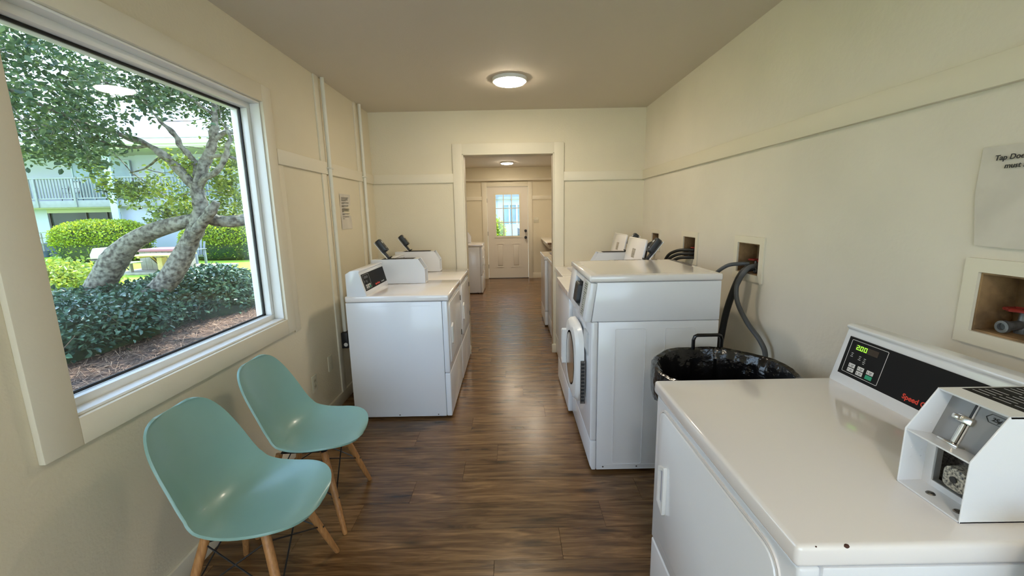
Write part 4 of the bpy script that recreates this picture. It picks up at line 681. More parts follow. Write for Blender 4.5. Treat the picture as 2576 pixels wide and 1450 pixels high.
for j in range(NV):
    for i in range(NU):
        u=i/(NU-1); v=j/(NV-1); yl = bl[0]+(tl[0]-bl[0])*min(1,v*1.9); y_ = yl-u*.218-(yl-.112)*u
        z_ = bl[1]+(tl[1]-bl[1])*v - .006*u*(1-v)
        x_ = -.002-.005*abs(math.sin(u*3.1+v*2))*(1-v*.5)-.006*(1-v)**2*(1-u)**2
        vs.append((x_,y_,z_))
fc = [(j*NU+i,j*NU+i+1,(j+1)*NU+i+1,(j+1)*NU+i) for j in range(NV-1) for i in range(NU-1)]
sg._add(vs,fc); sg._add([(v[0]+.0006,v[1],v[2]) for v in vs],[f[::-1] for f in fc]); sg.build('sheet', PAPER, t, recalc=False)
Ms = frame((-.0085,.079,.094),(0,-1,0),(0,0,1))
text('sign_text','Tap Does',.0190,INK,t,Ms,shear=.15,bold=.0003); text('sign_text','must s',.0185,INK,t,Ms @ Matrix.Translation((.026,-.0225,0)),shear=.15,bold=.0003)
# ================================================================ LAMPS
def lamp(x,y,lab,r=.128):
    t = empty('ceiling_lamp', (x,y,C_), label=lab, cat='ceiling lamp', group='round flush ceiling lamps')
    MB().lathe([(r,0),(r,-.020),(r-.004,-.024),(r-.010,-.024),(r-.010,-.001)],48).build('rim', PLASTIC, t)
    e = mat('lamp_diffuser', LAMP_C, .5); e.node_tree.nodes['Principled BSDF'].inputs['Emission Color'].default_value = (*LAMP_C,1); e.node_tree.nodes['Principled BSDF'].inputs['Emission Strength'].default_value = LAMP_E
    MB().lathe([(r-.011,-.004),(r-.011,-.022),(r-.02,-.034),(r-.06,-.041),(.001,-.043)],48).build('diffuser', e, t)
lamp(.006,3.33,'round glowing ceiling lamp in the near room'); lamp(-.065,8.45,'round glowing ceiling lamp in the back room before the door'); lamp(.36,7.1,'ceiling lamp of the back room half cut by doorway head')
lamp(.0,-.8,'added round ceiling lamp behind the camera, unseen extra light')  # extra lamp out of view, added to brighten the near room
# ================================================================ CHAIRS
def chair(label):
    t = empty('shell_chair', label=label, cat='chair', group='seafoam shell chairs under the window')
    # profile: from front lip (v=0) to back top (v=1): y forward, z up, half width, edge lift
    K = [(.262,.424,.020,.000),(.260,.429,.075,.003),(.251,.434,.125,.008),(.228,.438,.172,.014),(.185,.438,.208,.022),(.13,.430,.227,.032),(.05,.417,.234,.044),(-.03,.413,.234,.058),(-.10,.424,.231,.075),(-.155,.462,.226,.086),(-.185,.520,.220,.082),(-.205,.590,.213,.070),(-.225,.660,.204,.056),(-.246,.730,.188,.042),(-.262,.785,.160,.030),(-.272,.815,.122,.022),(-.276,.826,.080,.018)]
    def at(v):
        f_ = v*(len(K)-1); i = min(int(f_),len(K)-2); q = f_-i; p = [Vector(K[max(0,min(len(K)-1,i+d_))]) for d_ in (-1,0,1,2)] if False else None
        g = [np.array(K[max(0,min(len(K)-1,i+d_))]) for d_ in (-1,0,1,2)]
        return .5*(2*g[1]+(g[2]-g[0])*q+(2*g[0]-5*g[1]+4*g[2]-g[3])*q*q+(3*g[1]-g[0]-3*g[2]+g[3])*q**3)
    NV,NU = 46,22; P = []
    for j in range(NV+1):
        v=j/NV; a=at(v); b0=at(max(0,v-.01)); b1=at(min(1,v+.01)); tg=np.array([b1[0]-b0[0],b1[1]-b0[1]]); tg/=np.hypot(*tg); nm=(tg[1],-tg[0])
        row=[]
        for i in range(NU+1):
            u=-1+2*i/NU; uu = math.sin(u*math.pi/2*.92)/math.sin(math.pi/2*.92); l=a[3]*abs(uu)**2.3
            row.append(Vector((a[2]*uu, a[0]+nm[0]*l, a[1]+nm[1]*l)))
        P.append(row)
    sb = MB(); bm = sb.bm; g = [[bm.verts.new(p) for p in r_] for r_ in P]
    for j in range(NV):
        for i in range(NU): bm.faces.new((g[j][i],g[j][i+1],g[j+1][i+1],g[j+1][i]))
    bmesh.ops.recalc_face_normals(bm, faces=bm.faces[:])
    so_ = sb.build('seat_shell', SHELL, t, recalc=False); md = so_.modifiers.new('thick','SOLIDIFY'); md.thickness = .009; md.offset = 0
    bv = so_.modifiers.new('edge','BEVEL'); bv.width=.003; bv.segments=2; bv.limit_method='ANGLE'; bv.angle_limit=math.radians(50)
    tops = [(sx_*.115, sy_, .385) for sx_ in (-1,1) for sy_ in (.10,-.115)]; feet = [(sx_*.215, sy_, .0) for sx_ in (-1,1) for sy_ in (.205,-.215)]
    for a,b in zip(tops,feet):
        A,B = Vector(a),Vector(b); lg = MB(); lg.tube([A,A.lerp(B,.3),A.lerp(B,.7),A.lerp(B,.985),B],[.0165,.0165,.0145,.0115,.009],14); lo = lg.build('leg', LEGW, t)
        C0 = A.lerp(B,.56); dd = Vector((math.copysign(1,a[0]),0,0)); MB().tube([C0-Vector((0,.018,0)),C0+Vector((0,.018,0))],.0045,8).build('bolt', BLACK, lo)
    L = [Vector(a).lerp(Vector(b),.56) for a,b in zip(tops,feet)]; Tp = [Vector(a).lerp(Vector(b),.08) for a,b in zip(tops,feet)]
    wr = MB()
    for a,b in ((0,2),(2,0),(1,3),(3,1),(0,1),(1,0),(2,3),(3,2)): wr.tube([Tp[a],L[b]],.0032,6)
    wr.build('wire_brace', BLACK, t)
    mt = MB()
    mt.box(-.12,.085,.385,.12,.115,.405,.004); mt.box(-.12,-.10,.385,.12,-.075,.405,.004); mt.box(-.13,-.10,.392,-.11,.085,.40); mt.box(.11,-.10,.392,.13,.085,.40); mt.build('mount', BLACK, t)
    return t
CH1, CH2 = (-.985,1.41,0), (-1.005,1.915,0)
c1 = chair('seafoam shell chair nearest the camera, cut by the picture bottom'); c1.location = CH1; c1.rotation_euler = (0,0,-math.pi/2+.02)
c2 = clone(c1, CH2, -math.pi/2+.05); c2['label'] = 'seafoam shell chair standing farther along under the window'
c1.scale = c2.scale = (.95,.95,.95)
# ================================================================ WASTE BIN
BX,BY,BZ = .872,1.665,.80
t = empty('waste_bin', (BX,BY,0), label='round waste bin between the large dryer and front-load washer', cat='bin')
MB().lathe([(.20,.0),(.205,.004),(.262,BZ-.03),(.272,BZ-.03),(.272,BZ-.004),(.258,BZ-.004),(.200,.02),(.001,.02)],48).build('body', BIN, t)
Mh = Matrix.Translation((0,0,0))
MB().tube([(-.012,.262,BZ-.10),(-.012,.262,.845),(-.006,.262,.862),(.006,.262,.868),(.105,.262,.868),(.117,.262,.862),(.123,.262,.845),(.123,.262,BZ-.10)],.0085,10).build('handle', GLOSSB, t)
MB().tube([(-.08,-.255,BZ-.02),(-.08,-.245,BZ+.015),(-.068,-.24,BZ+.024),(.038,-.24,BZ+.024),(.05,-.245,BZ+.015),(.05,-.255,BZ-.02)],.0095,10).build('handle', GLOSSB, t)
bl = MB(); n=120; prof=[(.268,BZ-.15),(.279,BZ-.12),(.283,BZ-.06),(.283,BZ-.02),(.281,BZ+.004),(.272,BZ+.009),(.258,BZ+.002),(.247,BZ-.04),(.238,BZ-.12),(.228,BZ-.25),(.21,BZ-.42),(.12,BZ-.48),(.001,BZ-.49)]
random.seed(2); ph=[random.uniform(0,6.28) for _ in range(12)]
rings=[]
for i,(r,z) in enumerate(prof):
    rr_=[]
    for k_ in range(n):
        a=2*math.pi*k_/n; wv = .5*math.sin(9*a+ph[0]+i*.5)+.4*math.sin(17*a+ph[1]-i*.7)+.35*math.sin(31*a+ph[2]+i)+.25*math.sin(53*a+ph[3])
        amp = (.006,.003,.002,.0015,.003,.003,.004,.010,.016,.02,.02,.02,0)[i]; dz=(.016,.008,.003,0,.004,.003,.004,.006,.01,.01,.02,.02,0)[i]
        rr=max(r+(amp*wv if i<7 else -abs(amp*wv)),.001); rr_.append(bl.bm.verts.new((rr*math.cos(a),rr*math.sin(a),z+dz*math.sin(7*a+ph[5]+i*.3)*.8)))
    rings.append(rr_)
for a,b in zip(rings,rings[1:]):
    for k_ in range(n): bl.bm.faces.new((a[k_],a[(k_+1)%n],b[(k_+1)%n],b[k_]))
o_ = bl.build('bin_liner', BAG); o_.location=(BX,BY,0); tag(o_,'glossy black liner bag folded over the rim of the waste bin','bag')
# ================================================================ WORKTOP in the back room
t = empty('folding_worktop', (0,0,0), label='wall mounted folding worktop in the back room by the switch', cat='worktop')
MB().prism([(.66,.875),(.645,.885),(.645,.905),(.66,.917),(B_-.001,.917),(B_-.001,.875)],7.78,YF-.016,'y',.003,2).build('top', mat('worktop_laminate',(.62,.58,.50),.3), t)
MB().prism([(.668,.877),(B_-.004,.877),(B_-.004,.908),(.668,.908)],7.772,7.781,'y').build('end_grain', LAMIN, t)
MB().box(.69,7.80,.80,.71,YF-.016,.874,.002).box(.71,7.80,.80,B_-.001,7.82,.874,.002).build('apron', TRIM, t)
MB().prism([(.74,.80),(B_-.001,.80),(B_-.001,.45),(B_-.04,.45)],8.0,8.03,'y').build('bracket', TRIM, t)
# ================================================================ OUTSIDE
GZ = -.15
def plane(name, m, x0,y0,x1,y1,z):
    o = MB().box(x0,y0,z-.05,x1,y1,z).build(name, m, smooth=False); return struct(o)
plane('lawn', LAWN, -45,-14,30,40,GZ-.012)
mu = MB(); pts=[(-1.6,-4),(-1.6,9.4),(-5.6,9.0),(-6.9,8.3),(-7.6,7.0),(-7.8,5.0),(-7.6,2.0),(-7.2,-4)]
mu.prism(pts,GZ-.02,GZ,'z'); struct(mu.build('mulch_bed', MULCH, smooth=False))
N=26000; P=np.stack([np.random.uniform(-6.2,-1.75,N),np.random.uniform(1.0,9.2,N),GZ+.004+np.abs(np.random.normal(0,.012,N))],1)
# straw needles and fallen leaves
def needles(name, P, m, L, w):
    n=len(P); a=np.random.uniform(0,2*math.pi,n); t_=np.random.normal(0,.22,n); d=np.stack([np.cos(a),np.sin(a),t_],1)*L*(.5+np.random.rand(n))[:,None]; s_=np.stack([-np.sin(a),np.cos(a),np.zeros(n)],1)*w
    V=np.stack([P-d-s_,P+d-s_,P+d+s_,P-d+s_],1).reshape(-1,3); V[:,2]=np.maximum(V[:,2],GZ+.001); q=np.arange(n*4)
    me=bpy.data.meshes.new(name); me.vertices.add(n*4); me.vertices.foreach_set('co',V.ravel()); me.loops.add(n*4); me.loops.foreach_set('vertex_index',q); me.polygons.add(n); me.polygons.foreach_set('loop_start',np.arange(n)*4); me.update(calc_edges=True); me.materials.append(m)
    o=bpy.data.objects.new(name,me); COL.objects.link(o); return o
o=needles('pine_straw', P, STRAW, .06, .0022); tag(o,'brown pine straw scattered over the planting bed below the window','straw',kind='stuff')
P2=np.stack([np.random.uniform(-5.6,-1.9,700),np.random.uniform(1.5,8.6,700),np.full(700,GZ+.015)],1)
o=leafmesh('fallen_leaves', P2, STRAW, .055, up=2.5); tag(o,'pale fallen leaves lying on the pine straw bed','leaves',kind='stuff')
def ellip(c, r, n, e=2.6, shellw=.16, zmin=GZ+.03, seed=1, lump=.05):
    rng=np.random.RandomState(seed); out=[]
    v=rng.normal(size=(n*2,3)); v[:,2]=np.where(rng.rand(n*2)<.8,np.abs(v[:,2]),v[:,2]); v/=((np.abs(v)**e).sum(1)**(1/e))[:,None]
    lum=1+lump*np.sin(v[:,0]*5+seed)*np.cos(v[:,1]*6)+rng.uniform(-shellw,.04,n*2)
    p=np.array(c)+v*lum[:,None]*np.array(r); return p[p[:,2]>zmin][:n]
def core(c, r, e=2.6, k=.86, mat_=CORE, parent=None, name='core'):
    mb=MB(); nu,nv=28,14; R=[]
    sg=lambda a,x: math.copysign(abs(a)**x,a)
    for j in range(nv+1):
        ph=-math.pi/2+math.pi*j/nv; row=[]
        for i in range(nu):
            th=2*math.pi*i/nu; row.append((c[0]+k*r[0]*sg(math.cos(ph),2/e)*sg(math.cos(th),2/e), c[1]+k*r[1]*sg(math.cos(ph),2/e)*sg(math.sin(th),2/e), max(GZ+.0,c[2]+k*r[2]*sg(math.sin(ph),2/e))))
        R.append([mb.bm.verts.new(q) for q in row])
    for a,b in zip(R,R[1:]):
        for i in range(nu): mb.bm.faces.new((a[i],a[(i+1)%nu],b[(i+1)%nu],b[i]))
    mb.bm.faces.new(R[0][::-1]); mb.bm.faces.new(R[-1]); return mb.build(name, mat_, parent)
def leaf_parts(P, m, size, parent, n=300):
    """nearest leaves as single parts, sharing six blades"""
    rng=np.random.RandomState(7); d=np.linalg.norm(P-np.array([0,0,1.457]),axis=1); idx=np.argsort(d)[:n*3]; idx=rng.choice(idx,n,replace=False); blades=[]
    for k_ in range(6):
        mb=MB(); L=size*(.85+.06*k_); c_=.05+.02*k_; V=[(0,0,0),(.30*L,-.26*L,c_*L),(.72*L,-.22*L,c_*L*.8),(L,0,-.05*L),(.72*L,.22*L,c_*L*.8),(.30*L,.26*L,c_*L),(.35*L,0,0),(.7*L,0,-.01*L)]
        mb._add(V,[(0,1,6),(1,2,7,6),(2,3,7),(3,4,7),(4,5,6,7),(5,0,6)]); o_=mb.build('leaf',m,recalc=False); blades.append(o_.data); bpy.data.objects.remove(o_)
    for q,i in enumerate(idx):
        o_=bpy.data.objects.new('leaf',blades[q%6]); COL.objects.link(o_); o_.parent=parent; o_.location=P[i]; o_.rotation_euler=(rng.uniform(-.6,.6),rng.uniform(-.7,.5),rng.uniform(0,6.28))
# front glossy bush
bush=empty('glossy_bush',(0,0,0),label='low dark glossy-leaved bush right below the window round the tree trunks',cat='bush')
bc,br=( -5.95,5.45,.0),(1.1,2.3,.50)
bc2,br2=(-5.55,7.35,.0),(.95,1.05,.62)
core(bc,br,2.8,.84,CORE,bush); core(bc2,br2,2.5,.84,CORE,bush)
P=np.concatenate([ellip(bc,br,12000,2.8,.20,seed=4,lump=.07),ellip(bc2,br2,5000,2.5,.20,seed=5,lump=.05)]); leafmesh('foliage',P,LEAF_B,.072,bush,up=.8); leaf_parts(P[P[:,0]<-3] if True else P,LEAF_B,.085,bush)
st=MB(); random.seed(6)
for _ in range(40):
    a=random.uniform(3.8,7.6); b_=random.uniform(-6.3,-5.0); st.tube([(b_-.3,a,GZ),(b_+.1,a+random.uniform(-.1,.1),.05),(b_+random.uniform(.1,.35),a+random.uniform(-.3,.3),random.uniform(.1,.35))],[.009,.006,.003],5)
st.build('twigs',mat('twig',(.22,.15,.10),.8),bush)
sh=empty('leafy_shrub',(0,0,0),label='loose yellow-green shrub left of the leaning tree trunk',cat='shrub')
sc,sr=(-9.6,8.6,.05),(1.3,1.0,.66)
P=ellip(sc,sr,5200,2.2,.75,seed=9); leafmesh('foliage',P,LEAF_Y,.085,sh,up=.6)
st=MB()
for _ in range(34):
    a=random.uniform(0,6.28); r_=random.uniform(.3,1.15); st.tube([(sc[0],sc[1],GZ),(sc[0]+r_*.5*math.cos(a),sc[1]+r_*.4*math.sin(a),.2),(sc[0]+r_*math.cos(a),sc[1]+r_*.75*math.sin(a),random.uniform(.3,.6))],[.014,.009,.004],5)
st.build('stems',mat('twig',(.22,.15,.10),.8),sh)
def hedge(lab,c,r,seed,n=12000):
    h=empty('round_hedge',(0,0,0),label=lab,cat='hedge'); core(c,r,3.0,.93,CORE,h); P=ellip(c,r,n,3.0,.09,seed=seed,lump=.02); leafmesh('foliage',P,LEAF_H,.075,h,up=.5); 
    return h
hedge('clipped yellow-green hedge mound left of the trunks before the building',(-16.75,17.3,.55),(1.70,1.0,.93),3)
hedge('clipped yellow-green hedge behind the right trunk and wooden table',(-11.2,17.3,.50),(2.15,1.0,.86),5)
# ---- tree
tree=empty('leaning_tree',(-5.9,6.2,GZ),label='old leaning tree with twin pale trunks right outside the window',cat='tree'); TO=Vector((-5.9,6.2,GZ))
def limb(name,pts,par,ysp=0,n=12,wob=.012,sm=5):
    mb=MB(); random.seed(len(pts)*7+int(abs(pts[0][0])*10)); L=[(p[0]-TO[0]+random.uniform(-wob,wob),p[1]-TO[1]+ysp*(i/len(pts)),p[2]-TO[2]) for i,p in enumerate(pts)]
    mb.tube(L,[p[3]*(1+.08*math.sin(i*2.1)) for i,p in enumerate(pts)],n,smooth=sm)
    for v in mb.bm.verts:
        k_=.006*math.sin(v.co.x*31+v.co.z*17)+.006*math.sin(v.co.z*41+v.co.y*23)
        v.co += Vector((k_,k_*.7,k_*.5))
    return mb.build(name,BARK,par)
Y0=6.2
t1=[(-6.95,6.3,-.22,.21),(-6.65,6.25,.02,.19),(-6.39,6.2,.29,.170),(-6.1,6.2,.62,.172),(-5.89,6.2,.89,.163),(-5.64,6.2,1.11,.145),(-5.35,6.2,1.27,.118),(-4.98,6.2,1.38,.102),(-4.68,6.2,1.45,.095),(-4.47,6.2,1.48,.088),(-4.30,6.25,1.43,.075),(-4.13,6.3,1.42,.095),(-3.98,6.35,1.45,.085),(-3.80,6.4,1.52,.06),(-3.5,6.5,1.60,.045)]
t2=[(-5.95,6.2,-.22,.19),(-5.7,6.2,.06,.175),(-5.42,6.2,.34,.160),(-5.14,6.2,.6,.146),(-4.91,6.2,.9,.130),(-4.74,6.2,1.16,.124),(-4.60,6.2,1.36,.112),(-4.52,6.2,1.53,.100),(-4.52,6.2,1.75,.094),(-4.52,6.2,1.97,.084)]
limb('trunk',t1,tree); limb('trunk',t2,tree)
limb('trunk',[(-4.85,6.2,1.0,.09),(-4.70,6.16,1.16,.09),(-4.55,6.1,1.30,.078),(-4.38,6.05,1.44,.07),(-4.22,6.0,1.58,.066),(-4.12,6.0,1.70,.05)],tree)
BR=[[(-4.54,6.2,1.90,.068),(-4.69,6.15,2.15,.056),(-4.83,6.1,2.33,.050),(-5.0,6.05,2.48,.042),(-5.24,6.0,2.59,.033),(-5.45,5.9,2.68,.026),(-5.63,5.8,2.87,.021),(-5.9,5.6,3.2,.014)],
[(-4.52,6.2,1.93,.050),(-4.52,6.25,2.14,.042),(-4.6,6.3,2.31,.036),(-4.74,6.3,2.5,.032),(-4.8,6.3,2.66,.028),(-4.97,6.3,2.85,.024),(-5.1,6.3,3.06,.018),(-5.13,6.3,3.4,.012)],
[(-4.51,6.2,1.9,.074),(-4.42,6.25,2.2,.072),(-4.3,6.3,2.47,.066),(-4.24,6.3,2.68,.056),(-4.19,6.3,2.84,.042),(-4.19,6.3,3.1,.030),(-4.3,6.3,3.6,.018)],
[(-4.49,6.2,1.90,.05),(-4.36,6.15,2.03,.044),(-4.15,6.1,2.11,.040),(-4.01,6.1,2.27,.038),(-3.94,6.1,2.43,.032),(-3.89,6.1,2.59,.026),(-3.98,6.1,2.8,.018)],
[(-4.36,6.26,2.33,.028),(-4.2,6.25,2.35,.024),(-4.05,6.2,2.34,.020),(-3.85,6.2,2.28,.016)],
[(-4.25,6.3,2.57,.034),(-4.07,6.3,2.68,.028),(-3.88,6.3,2.68,.022),(-3.6,6.3,2.85,.015)],
[(-4.97,6.05,2.47,.024),(-5.26,6.0,2.45,.018),(-5.53,5.9,2.52,.015),(-5.9,5.8,2.66,.012),(-6.3,5.7,2.75,.008)],
[(-4.86,6.1,2.35,.02),(-5.05,6.2,2.30,.016),(-5.3,6.3,2.2,.012),(-5.6,6.4,2.16,.008)],
[(-5.24,6.0,2.59,.024),(-5.5,5.5,2.75,.018),(-5.6,5.0,2.95,.014),(-5.5,4.6,3.05,.01)],
[(-5.1,6.3,3.06,.016),(-5.4,6.0,3.3,.013),(-5.8,5.6,3.4,.01),(-6.2,5.2,3.5,.007)],
[(-5.45,5.9,2.68,.018),(-5.9,5.5,2.6,.013),(-6.3,5.2,2.45,.01),(-6.7,5.0,2.3,.007)],
[(-4.19,6.3,2.9,.026),(-4.5,6.1,3.2,.02),(-4.9,5.9,3.5,.015),(-5.2,5.6,3.9,.01)]]
for b in BR: limb('branch',b,tree,n=9,wob=.006)
def parse(s_): return np.array([[float(v) for v in q.split(',')] for q in s_.split()])
CR=parse(CROWN); MC=parse(MIDCROWN)[::3]+np.array([-.25,.5,.0])
rng=np.random.RandomState(11)
def scatter(Cs,k_,rad):
    o_=[]
    for c in Cs:
        n=int(k_*rng.uniform(.6,1.4)); d_=rng.normal(size=3); d_[2]*=.35; d_/=np.linalg.norm(d_); t_=rng.uniform(-1,1,n)[:,None]
        o_.append(c+t_*d_*rad*1.2+rng.normal(0,rad*.42,(n,3)))
    return np.concatenate(o_)
PC=scatter(CR,48,.21)-np.array(TO); f1=leafmesh('foliage',PC,LEAF_T,.068,tree,up=.7)
PM=scatter(MC,34,.13)-np.array(TO); leafmesh('foliage',PM,LEAF_Y,.062,tree,up=.7)
PD=scatter(parse(DARKMID),40,.14)-np.array(TO); leafmesh('foliage',PD,leaf_mat('mid_leaf',(.04,.10,.03),(.24,.34,.06),.3,.4),.062,tree,up=.7)
PP=np.concatenate([PC,PM,PD])+np.array(TO)
class _: pass
rootp=empty('x'); bpy.data.objects.remove(rootp)
leaf_src=PP[(PP[:,2]<3.2)]
leaf_parts(leaf_src-np.array(TO),LEAF_T,.075,tree)
tw=MB(); random.seed(3)
bp=[Vector(p[:3])-TO for b in BR for p in b]
for c in list(CR[::3])+list(MC[::4]):
    v=Vector(c)-TO; q=min(bp,key=lambda b_:(b_-v).length)
    if (q-v).length<2.2:
        m1=q.lerp(v,.5)+Vector((0,0,random.uniform(-.08,.12))); tw.tube([q,m1,v],[.008,.006,.003],4,smooth=2)
tw.build('twigs',BARK,tree)
# second tree farther off, whose crown fills the view above the roof line
# ---- lawn furniture
t=empty('barbecue_grill',(-12.45,13.0,GZ),label='covered barbecue grill with pale lid left of the wooden boxes',cat='grill')
MB().prism([(-.42,.48),(.42,.48),(.42,.60),(.30,.80),(-.30,.80),(-.42,.60)],-.25,.25,'y',.02,2).build('lid',mat('pale_cover',(.62,.62,.66),.5),t)
MB().prism([(-.43,.47),(.43,.47),(.25,.16),(-.25,.16)],-.26,.26,'y',.02,2).build('firebox',GLOSSB,t)
for a in (-.2,.2):
    for b_ in (-.18,.18): MB().tube([(a,b_,.2),(a*1.6,b_*1.3,0)],.018,8).build('leg',BLACK,t)
t=empty('deck_slab',(-11.0,13.4,GZ),label='low wooden deck slab under the picnic table and box',cat='slab'); MB().box(-1.2,-.9,-.01,1.3,1.4,.06,.01).build('slab',GWOOD,t)
t=empty('storage_box',(-11.15,13.5,GZ+.06),label='grey wooden storage box with a maroon padded top',cat='box')
MB().box(-.55,-.35,0,.55,.5,.58,.01).build('body',GWOOD,t)
for i in range(6):
    a=-.55+i*.1835; MB().box(a+.004,-.365,.01,a+.18,-.35,.575,.003).build('board',GWOOD,t)
MB().box(-.62,-.42,.582,.62,.56,.66,.02).build('padded_top',MAROON,t)
t=empty('picnic_table',(-10.6,12.7,GZ+.06),label='yellow pine picnic table between the two trunks',cat='table')
for i in range(5): MB().box(-.75,-.38+i*.155,.50,.75,-.235+i*.155,.535,.004).build('board',YWOOD,t)
MB().box(-.12,-.1,0,.03,.1,.44,.004).build('post',YWOOD,t); MB().box(-.50,-.34,.445,-.42,.34,.498,.004).box(.42,-.34,.445,.50,.34,.498,.004).build('batten',YWOOD,t)
for s_ in (-1,1): MB().prism([(s_*.05,.10),(s_*.05,.20),(s_*.42,.498),(s_*.34,.498)],-.03,.03,'y').build('brace',YWOOD,t)
MB().box(-1.15,-.30,.28,-.80,.2,.31,.004).build('bench_board',mat('bench_white',(.7,.7,.68),.6),t); MB().box(-1.0,-.1,0,-.95,.0,.275).build('bench_post',GWOOD,t)
t=empty('slatted_armchair',(-11.5,15.0,GZ),rz=.1,label='grey slatted garden armchair with fan back behind the picnic table',cat='chair')
GP=mat('grey_slats',(.22,.25,.29),.6)
for i in range(7):
    a=(i-3)*.085; top=1.02-.022*(i-3)**2; MB().prism([(a-.034,.33),(a+.034,.33),(a*1.35+.038,top),(a*1.35-.038,top)],.28,.30,'y',.003,1).build('back_slat',GP,t)
for i in range(5): MB().box(-.3,-.28+i*.11,.34-i*.015,.3,-.19+i*.11,.36-i*.015,.003).build('seat_slat',GP,t)
for s_ in (-.33,.33): MB().box(s_-.06,-.32,.55,s_+.06,.30,.575,.004).build('armrest',GP,t); MB().box(s_-.03,-.30,0,s_+.03,-.22,.55,.004).build('leg',GP,t); MB().box(s_-.03,.20,0,s_+.03,.28,.55,.004).build('leg',GP,t)
# ---- building
bd=empty('lodge_building',(0,0,0),label='long two-storey lodge with balconies and a shingle roof across the lawn',cat='building')
YB0=19.5
def B(name,m,x0,y0,z0,x1,y1,z1,bev=0): return MB().box(x0,y0,z0,x1,y1,z1,bev).build(name,m,bd)
# upper storey wall, set back 1.6 m; ground storey: set back left of the column, flush right of it
B('wall',BWALL,-27,21.1,2.40,-18.0,21.3,4.6); B('wall',BWALL,-18.0,20.9,2.40,4,21.1,4.6)
B('wall',BWALL,-27,20.2,GZ-.05,-22.0,20.4,2.11); B('wall',BWALL,-22.0,20.2,GZ-.05,-18.1,20.4,.72); B('wall',BCREAM,-22.0,20.2,1.88,-18.1,20.4,2.11); B('wall',BWALL,-18.1,19.75,GZ-.05,-1.6,20.4,2.11)
B('wall',BWALL,-1.6,19.75,GZ-.05,4,20.0,.95); B('wall',BWALL,-1.6,19.75,1.88,4,20.0,2.11); B('wall',BWALL,-1.6,19.75,.95,-.42,20,1.88)
B('skirting',BBASE,-27,20.13,GZ-.05,-21.0,20.2,.48)
w_=B('window',DGLASS,-22.0,20.28,.72,-18.1,20.32,1.88)
for a in (-21.95,-20.2,-19.2,-18.15): MB().box(a-.03,20.22,.72,a+.03,20.28,1.88).build('window_bar',BLACK,w_)
for a,b_ in ((-.40,-.12),(-.06,.22),(.30,1.0),(1.1,2.2)):
    f_=B('window',BGLASS,a,19.86,.98,b_,19.88,1.85); MB().box(a-.03,19.74,.94,a,19.84,1.88).box(b_,19.74,.94,b_+.03,19.84,1.88).box(a,19.74,1.85,b_,19.84,1.88).box(a,19.74,.94,b_,19.84,.98).build('window_frame',BPOST,f_)
for a,b_ in ((-21.2,-20.4),(-20.3,-19.4),(-19.3,-18.45),(-16.6,-15.4),(-15.3,-14.1),(-9,-7.5),(-3,-1.5)):
    yy_=20.8 if a>-18 else 21.0
    f_=B('window',BGLASS,a,yy_,2.46,b_,yy_+.04,4.28); MB().box(a-.05,yy_-.03,2.46,a,yy_+.03,4.33).box(b_,yy_-.03,2.46,b_+.05,yy_+.03,4.33).box(a,yy_-.03,4.28,b_,yy_+.03,4.33).build('window_frame',BPOST,f_)
# balcony
B('balcony_floor',BWOOD,-27,19.56,2.15,4,21.1,2.38); B('balcony_fascia',BWOOD,-27,19.48,2.11,4,19.555,2.415,.004); B('soffit_board',BCREAM,-27,19.6,2.06,4,20.2,2.12)
B('handrail',BWOOD,-27,19.46,3.375,4,19.56,3.43,.004); B('bottom_rail',BWOOD,-27,19.48,2.48,4,19.54,2.53,.003)
for a in (-25.0,-23.3,-21.53,-19.78,-16.2,-14.5,-12.8,-11.0,-9.3,-7.6,-5.9,-4.2,-2.5,-.8,.9,2.6): B('rail_post',BWOOD,a-.05,19.43,2.12,a+.05,19.479,3.37,.003)
me=None; n_=0; a=-24.5
while a<-11.5:
    if abs(a+18)>.2:
        if me is None: q=MB().box(-.02,-.02,0,.02,.02,.845,0).build('baluster',BWOOD,bd,smooth=False); me=q
        else: q=me.copy(); COL.objects.link(q)
        q.location=(a,19.51,2.53)
    a+=.142
for a in (-18.0,-9.0,.0+4.5): B('column',BPOST,a-.16,19.36,GZ-.05,a+.16,19.455,4.45,.006)
# eave and roof
B('eave_fascia',mat('eave_paint',(.66,.76,.80),.6),-28,18.90,4.72,5,18.98,4.95,.004); B('soffit',BCREAM,-28,18.98,4.55,5,21.3,4.60)
MB().prism([(18.95,4.60),(21.3,4.60),(21.3,4.66),(18.95,4.72)],-28,5,'x').build('soffit_slope',BCREAM,bd)
rf=MB(); 
for i in range(22):
    y_=18.86+i*.26; z_=4.95+i*.13; rf.prism([(y_,z_),(y_+.30,z_+.15),(y_+.30,z_+.165),(y_,z_+.018)],-28.3,5.3,'x')
rf.build('roof',ROOFM,bd); B('gable_fill',BWALL,-28,21.3,4.6,5,21.4,6.0)
def bchair(x,lab):
    t=empty('balcony_chair',(x,20.3,2.385),label=lab,cat='chair',group='dark tube chairs on the balcony')
    fr=MB()
    for s_ in (-.25,.25):
        fr.tube([(s_,-.25,0),(s_,-.22,.62),(s_,.2,.62),(s_,.25,0)],.018,6); fr.tube([(s_,.1,.4),(s_,.25,.95)],.018,6)
    fr.tube([(-.25,.25,.95),(.25,.25,.95)],.018,6); fr.tube([(-.25,-.2,.4),(.25,-.2,.4)],.018,6); fr.build('tube_frame',BLACK,t)
    MB().box(-.24,-.22,.395,.24,.2,.41).build('seat',mat('sling',(.6,.62,.66),.7),t); MB().prism([(.12,.45),(.24,.93),(.25,.93),(.13,.45)],-.24,.24,'x').build('backrest',mat('sling',(.6,.62,.66),.7),t)
bchair(-20.75,'dark framed chair on the balcony left of the rail post'); bchair(-19.15,'dark framed chair on the balcony beside the tall column')
t=empty('potted_yucca',(-21.95,19.7,GZ),label='spiky plant against the white wall above the blue skirting',cat='plant')
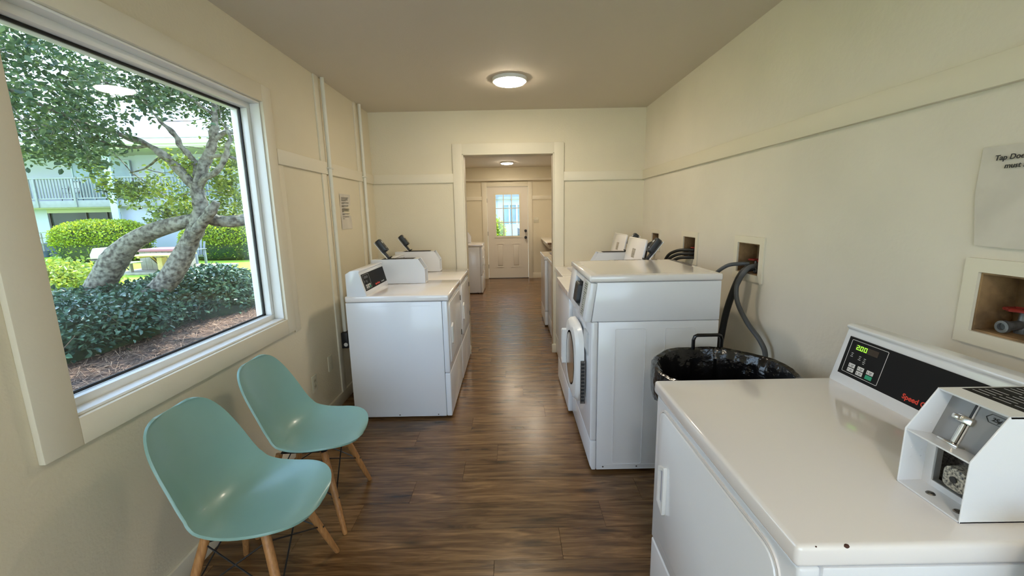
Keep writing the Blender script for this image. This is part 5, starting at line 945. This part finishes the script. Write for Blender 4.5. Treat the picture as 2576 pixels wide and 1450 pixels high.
lv=MB(); random.seed(1)
for zc in (.55,.85,1.1):
    for i in range(14):
        a=6.28*i/14+zc; lv._add([(0,-.0,zc),(.16*math.cos(a)-.01*math.sin(a),.16*math.sin(a)+.01*math.cos(a),zc+.06),(.30*math.cos(a),.30*math.sin(a),zc+.02),(.16*math.cos(a)+.01*math.sin(a),.16*math.sin(a)-.01*math.cos(a),zc+.05)],[(0,1,2,3)])
lv.build('blades',LEAF_H,t,recalc=False); MB().tube([(0,0,.10),(0,0,1.1)],.03,8).build('stem',GWOOD,t); MB().lathe([(.14,0),(.18,.28),(.15,.28),(.14,.2),(.001,.2)],16).build('pot',BBASE,t)
# shrub and chair seen through the outside door
hs_=empty('leafy_shrub',(0,0,0),label='yellow-green shrub outside the back door seen through its left panes',cat='shrub')
c_,r_=(-.80,15.6,.40),(.62,.6,.95); core(c_,r_,2.2,.75,CORE,hs_); leafmesh('foliage',ellip(c_,r_,5000,2.2,.3,seed=12),LEAF_H,.08,hs_,up=.6)
t=empty('patio_chair',(.52,17.6,GZ),label='dark patio chair seen through the lower right pane of the door',cat='chair')
fr=MB()
for s_ in (-.25,.25): fr.tube([(s_,-.25,0),(s_,-.22,.62),(s_,.2,.62),(s_,.25,0)],.02,6); fr.tube([(s_,.1,.4),(s_,.28,1.0)],.02,6)
fr.build('tube_frame',BLACK,t); MB().box(-.24,-.22,.395,.24,.2,.43).build('seat',SLATE,t); MB().prism([(.12,.45),(.26,.98),(.28,.98),(.14,.45)],-.24,.24,'x').build('backrest',SLATE,t)
plane('patio', CONC, -4,9.7,6,19.75,GZ+.01)

plane('bounce_slab', mat('pale_bounce',(.78,.77,.75),.8), -4,-9,6,YR-.2,GZ+.01)  # unseen slab added, pale so it bounces sunlight through the rear window

# joined small print and fittings, too small to pick apart singly
for o_ in bpy.data.objects:
    if o_.parent is not None and o_.name.split('.')[0] in ('side_emboss','label_print','indicator_print','dimple','key_print','printed_lines','hinge_slot','twigs','stems','wire_brace','slot','blades','digits','slide_guide'): o_['kind'] = 'stuff'
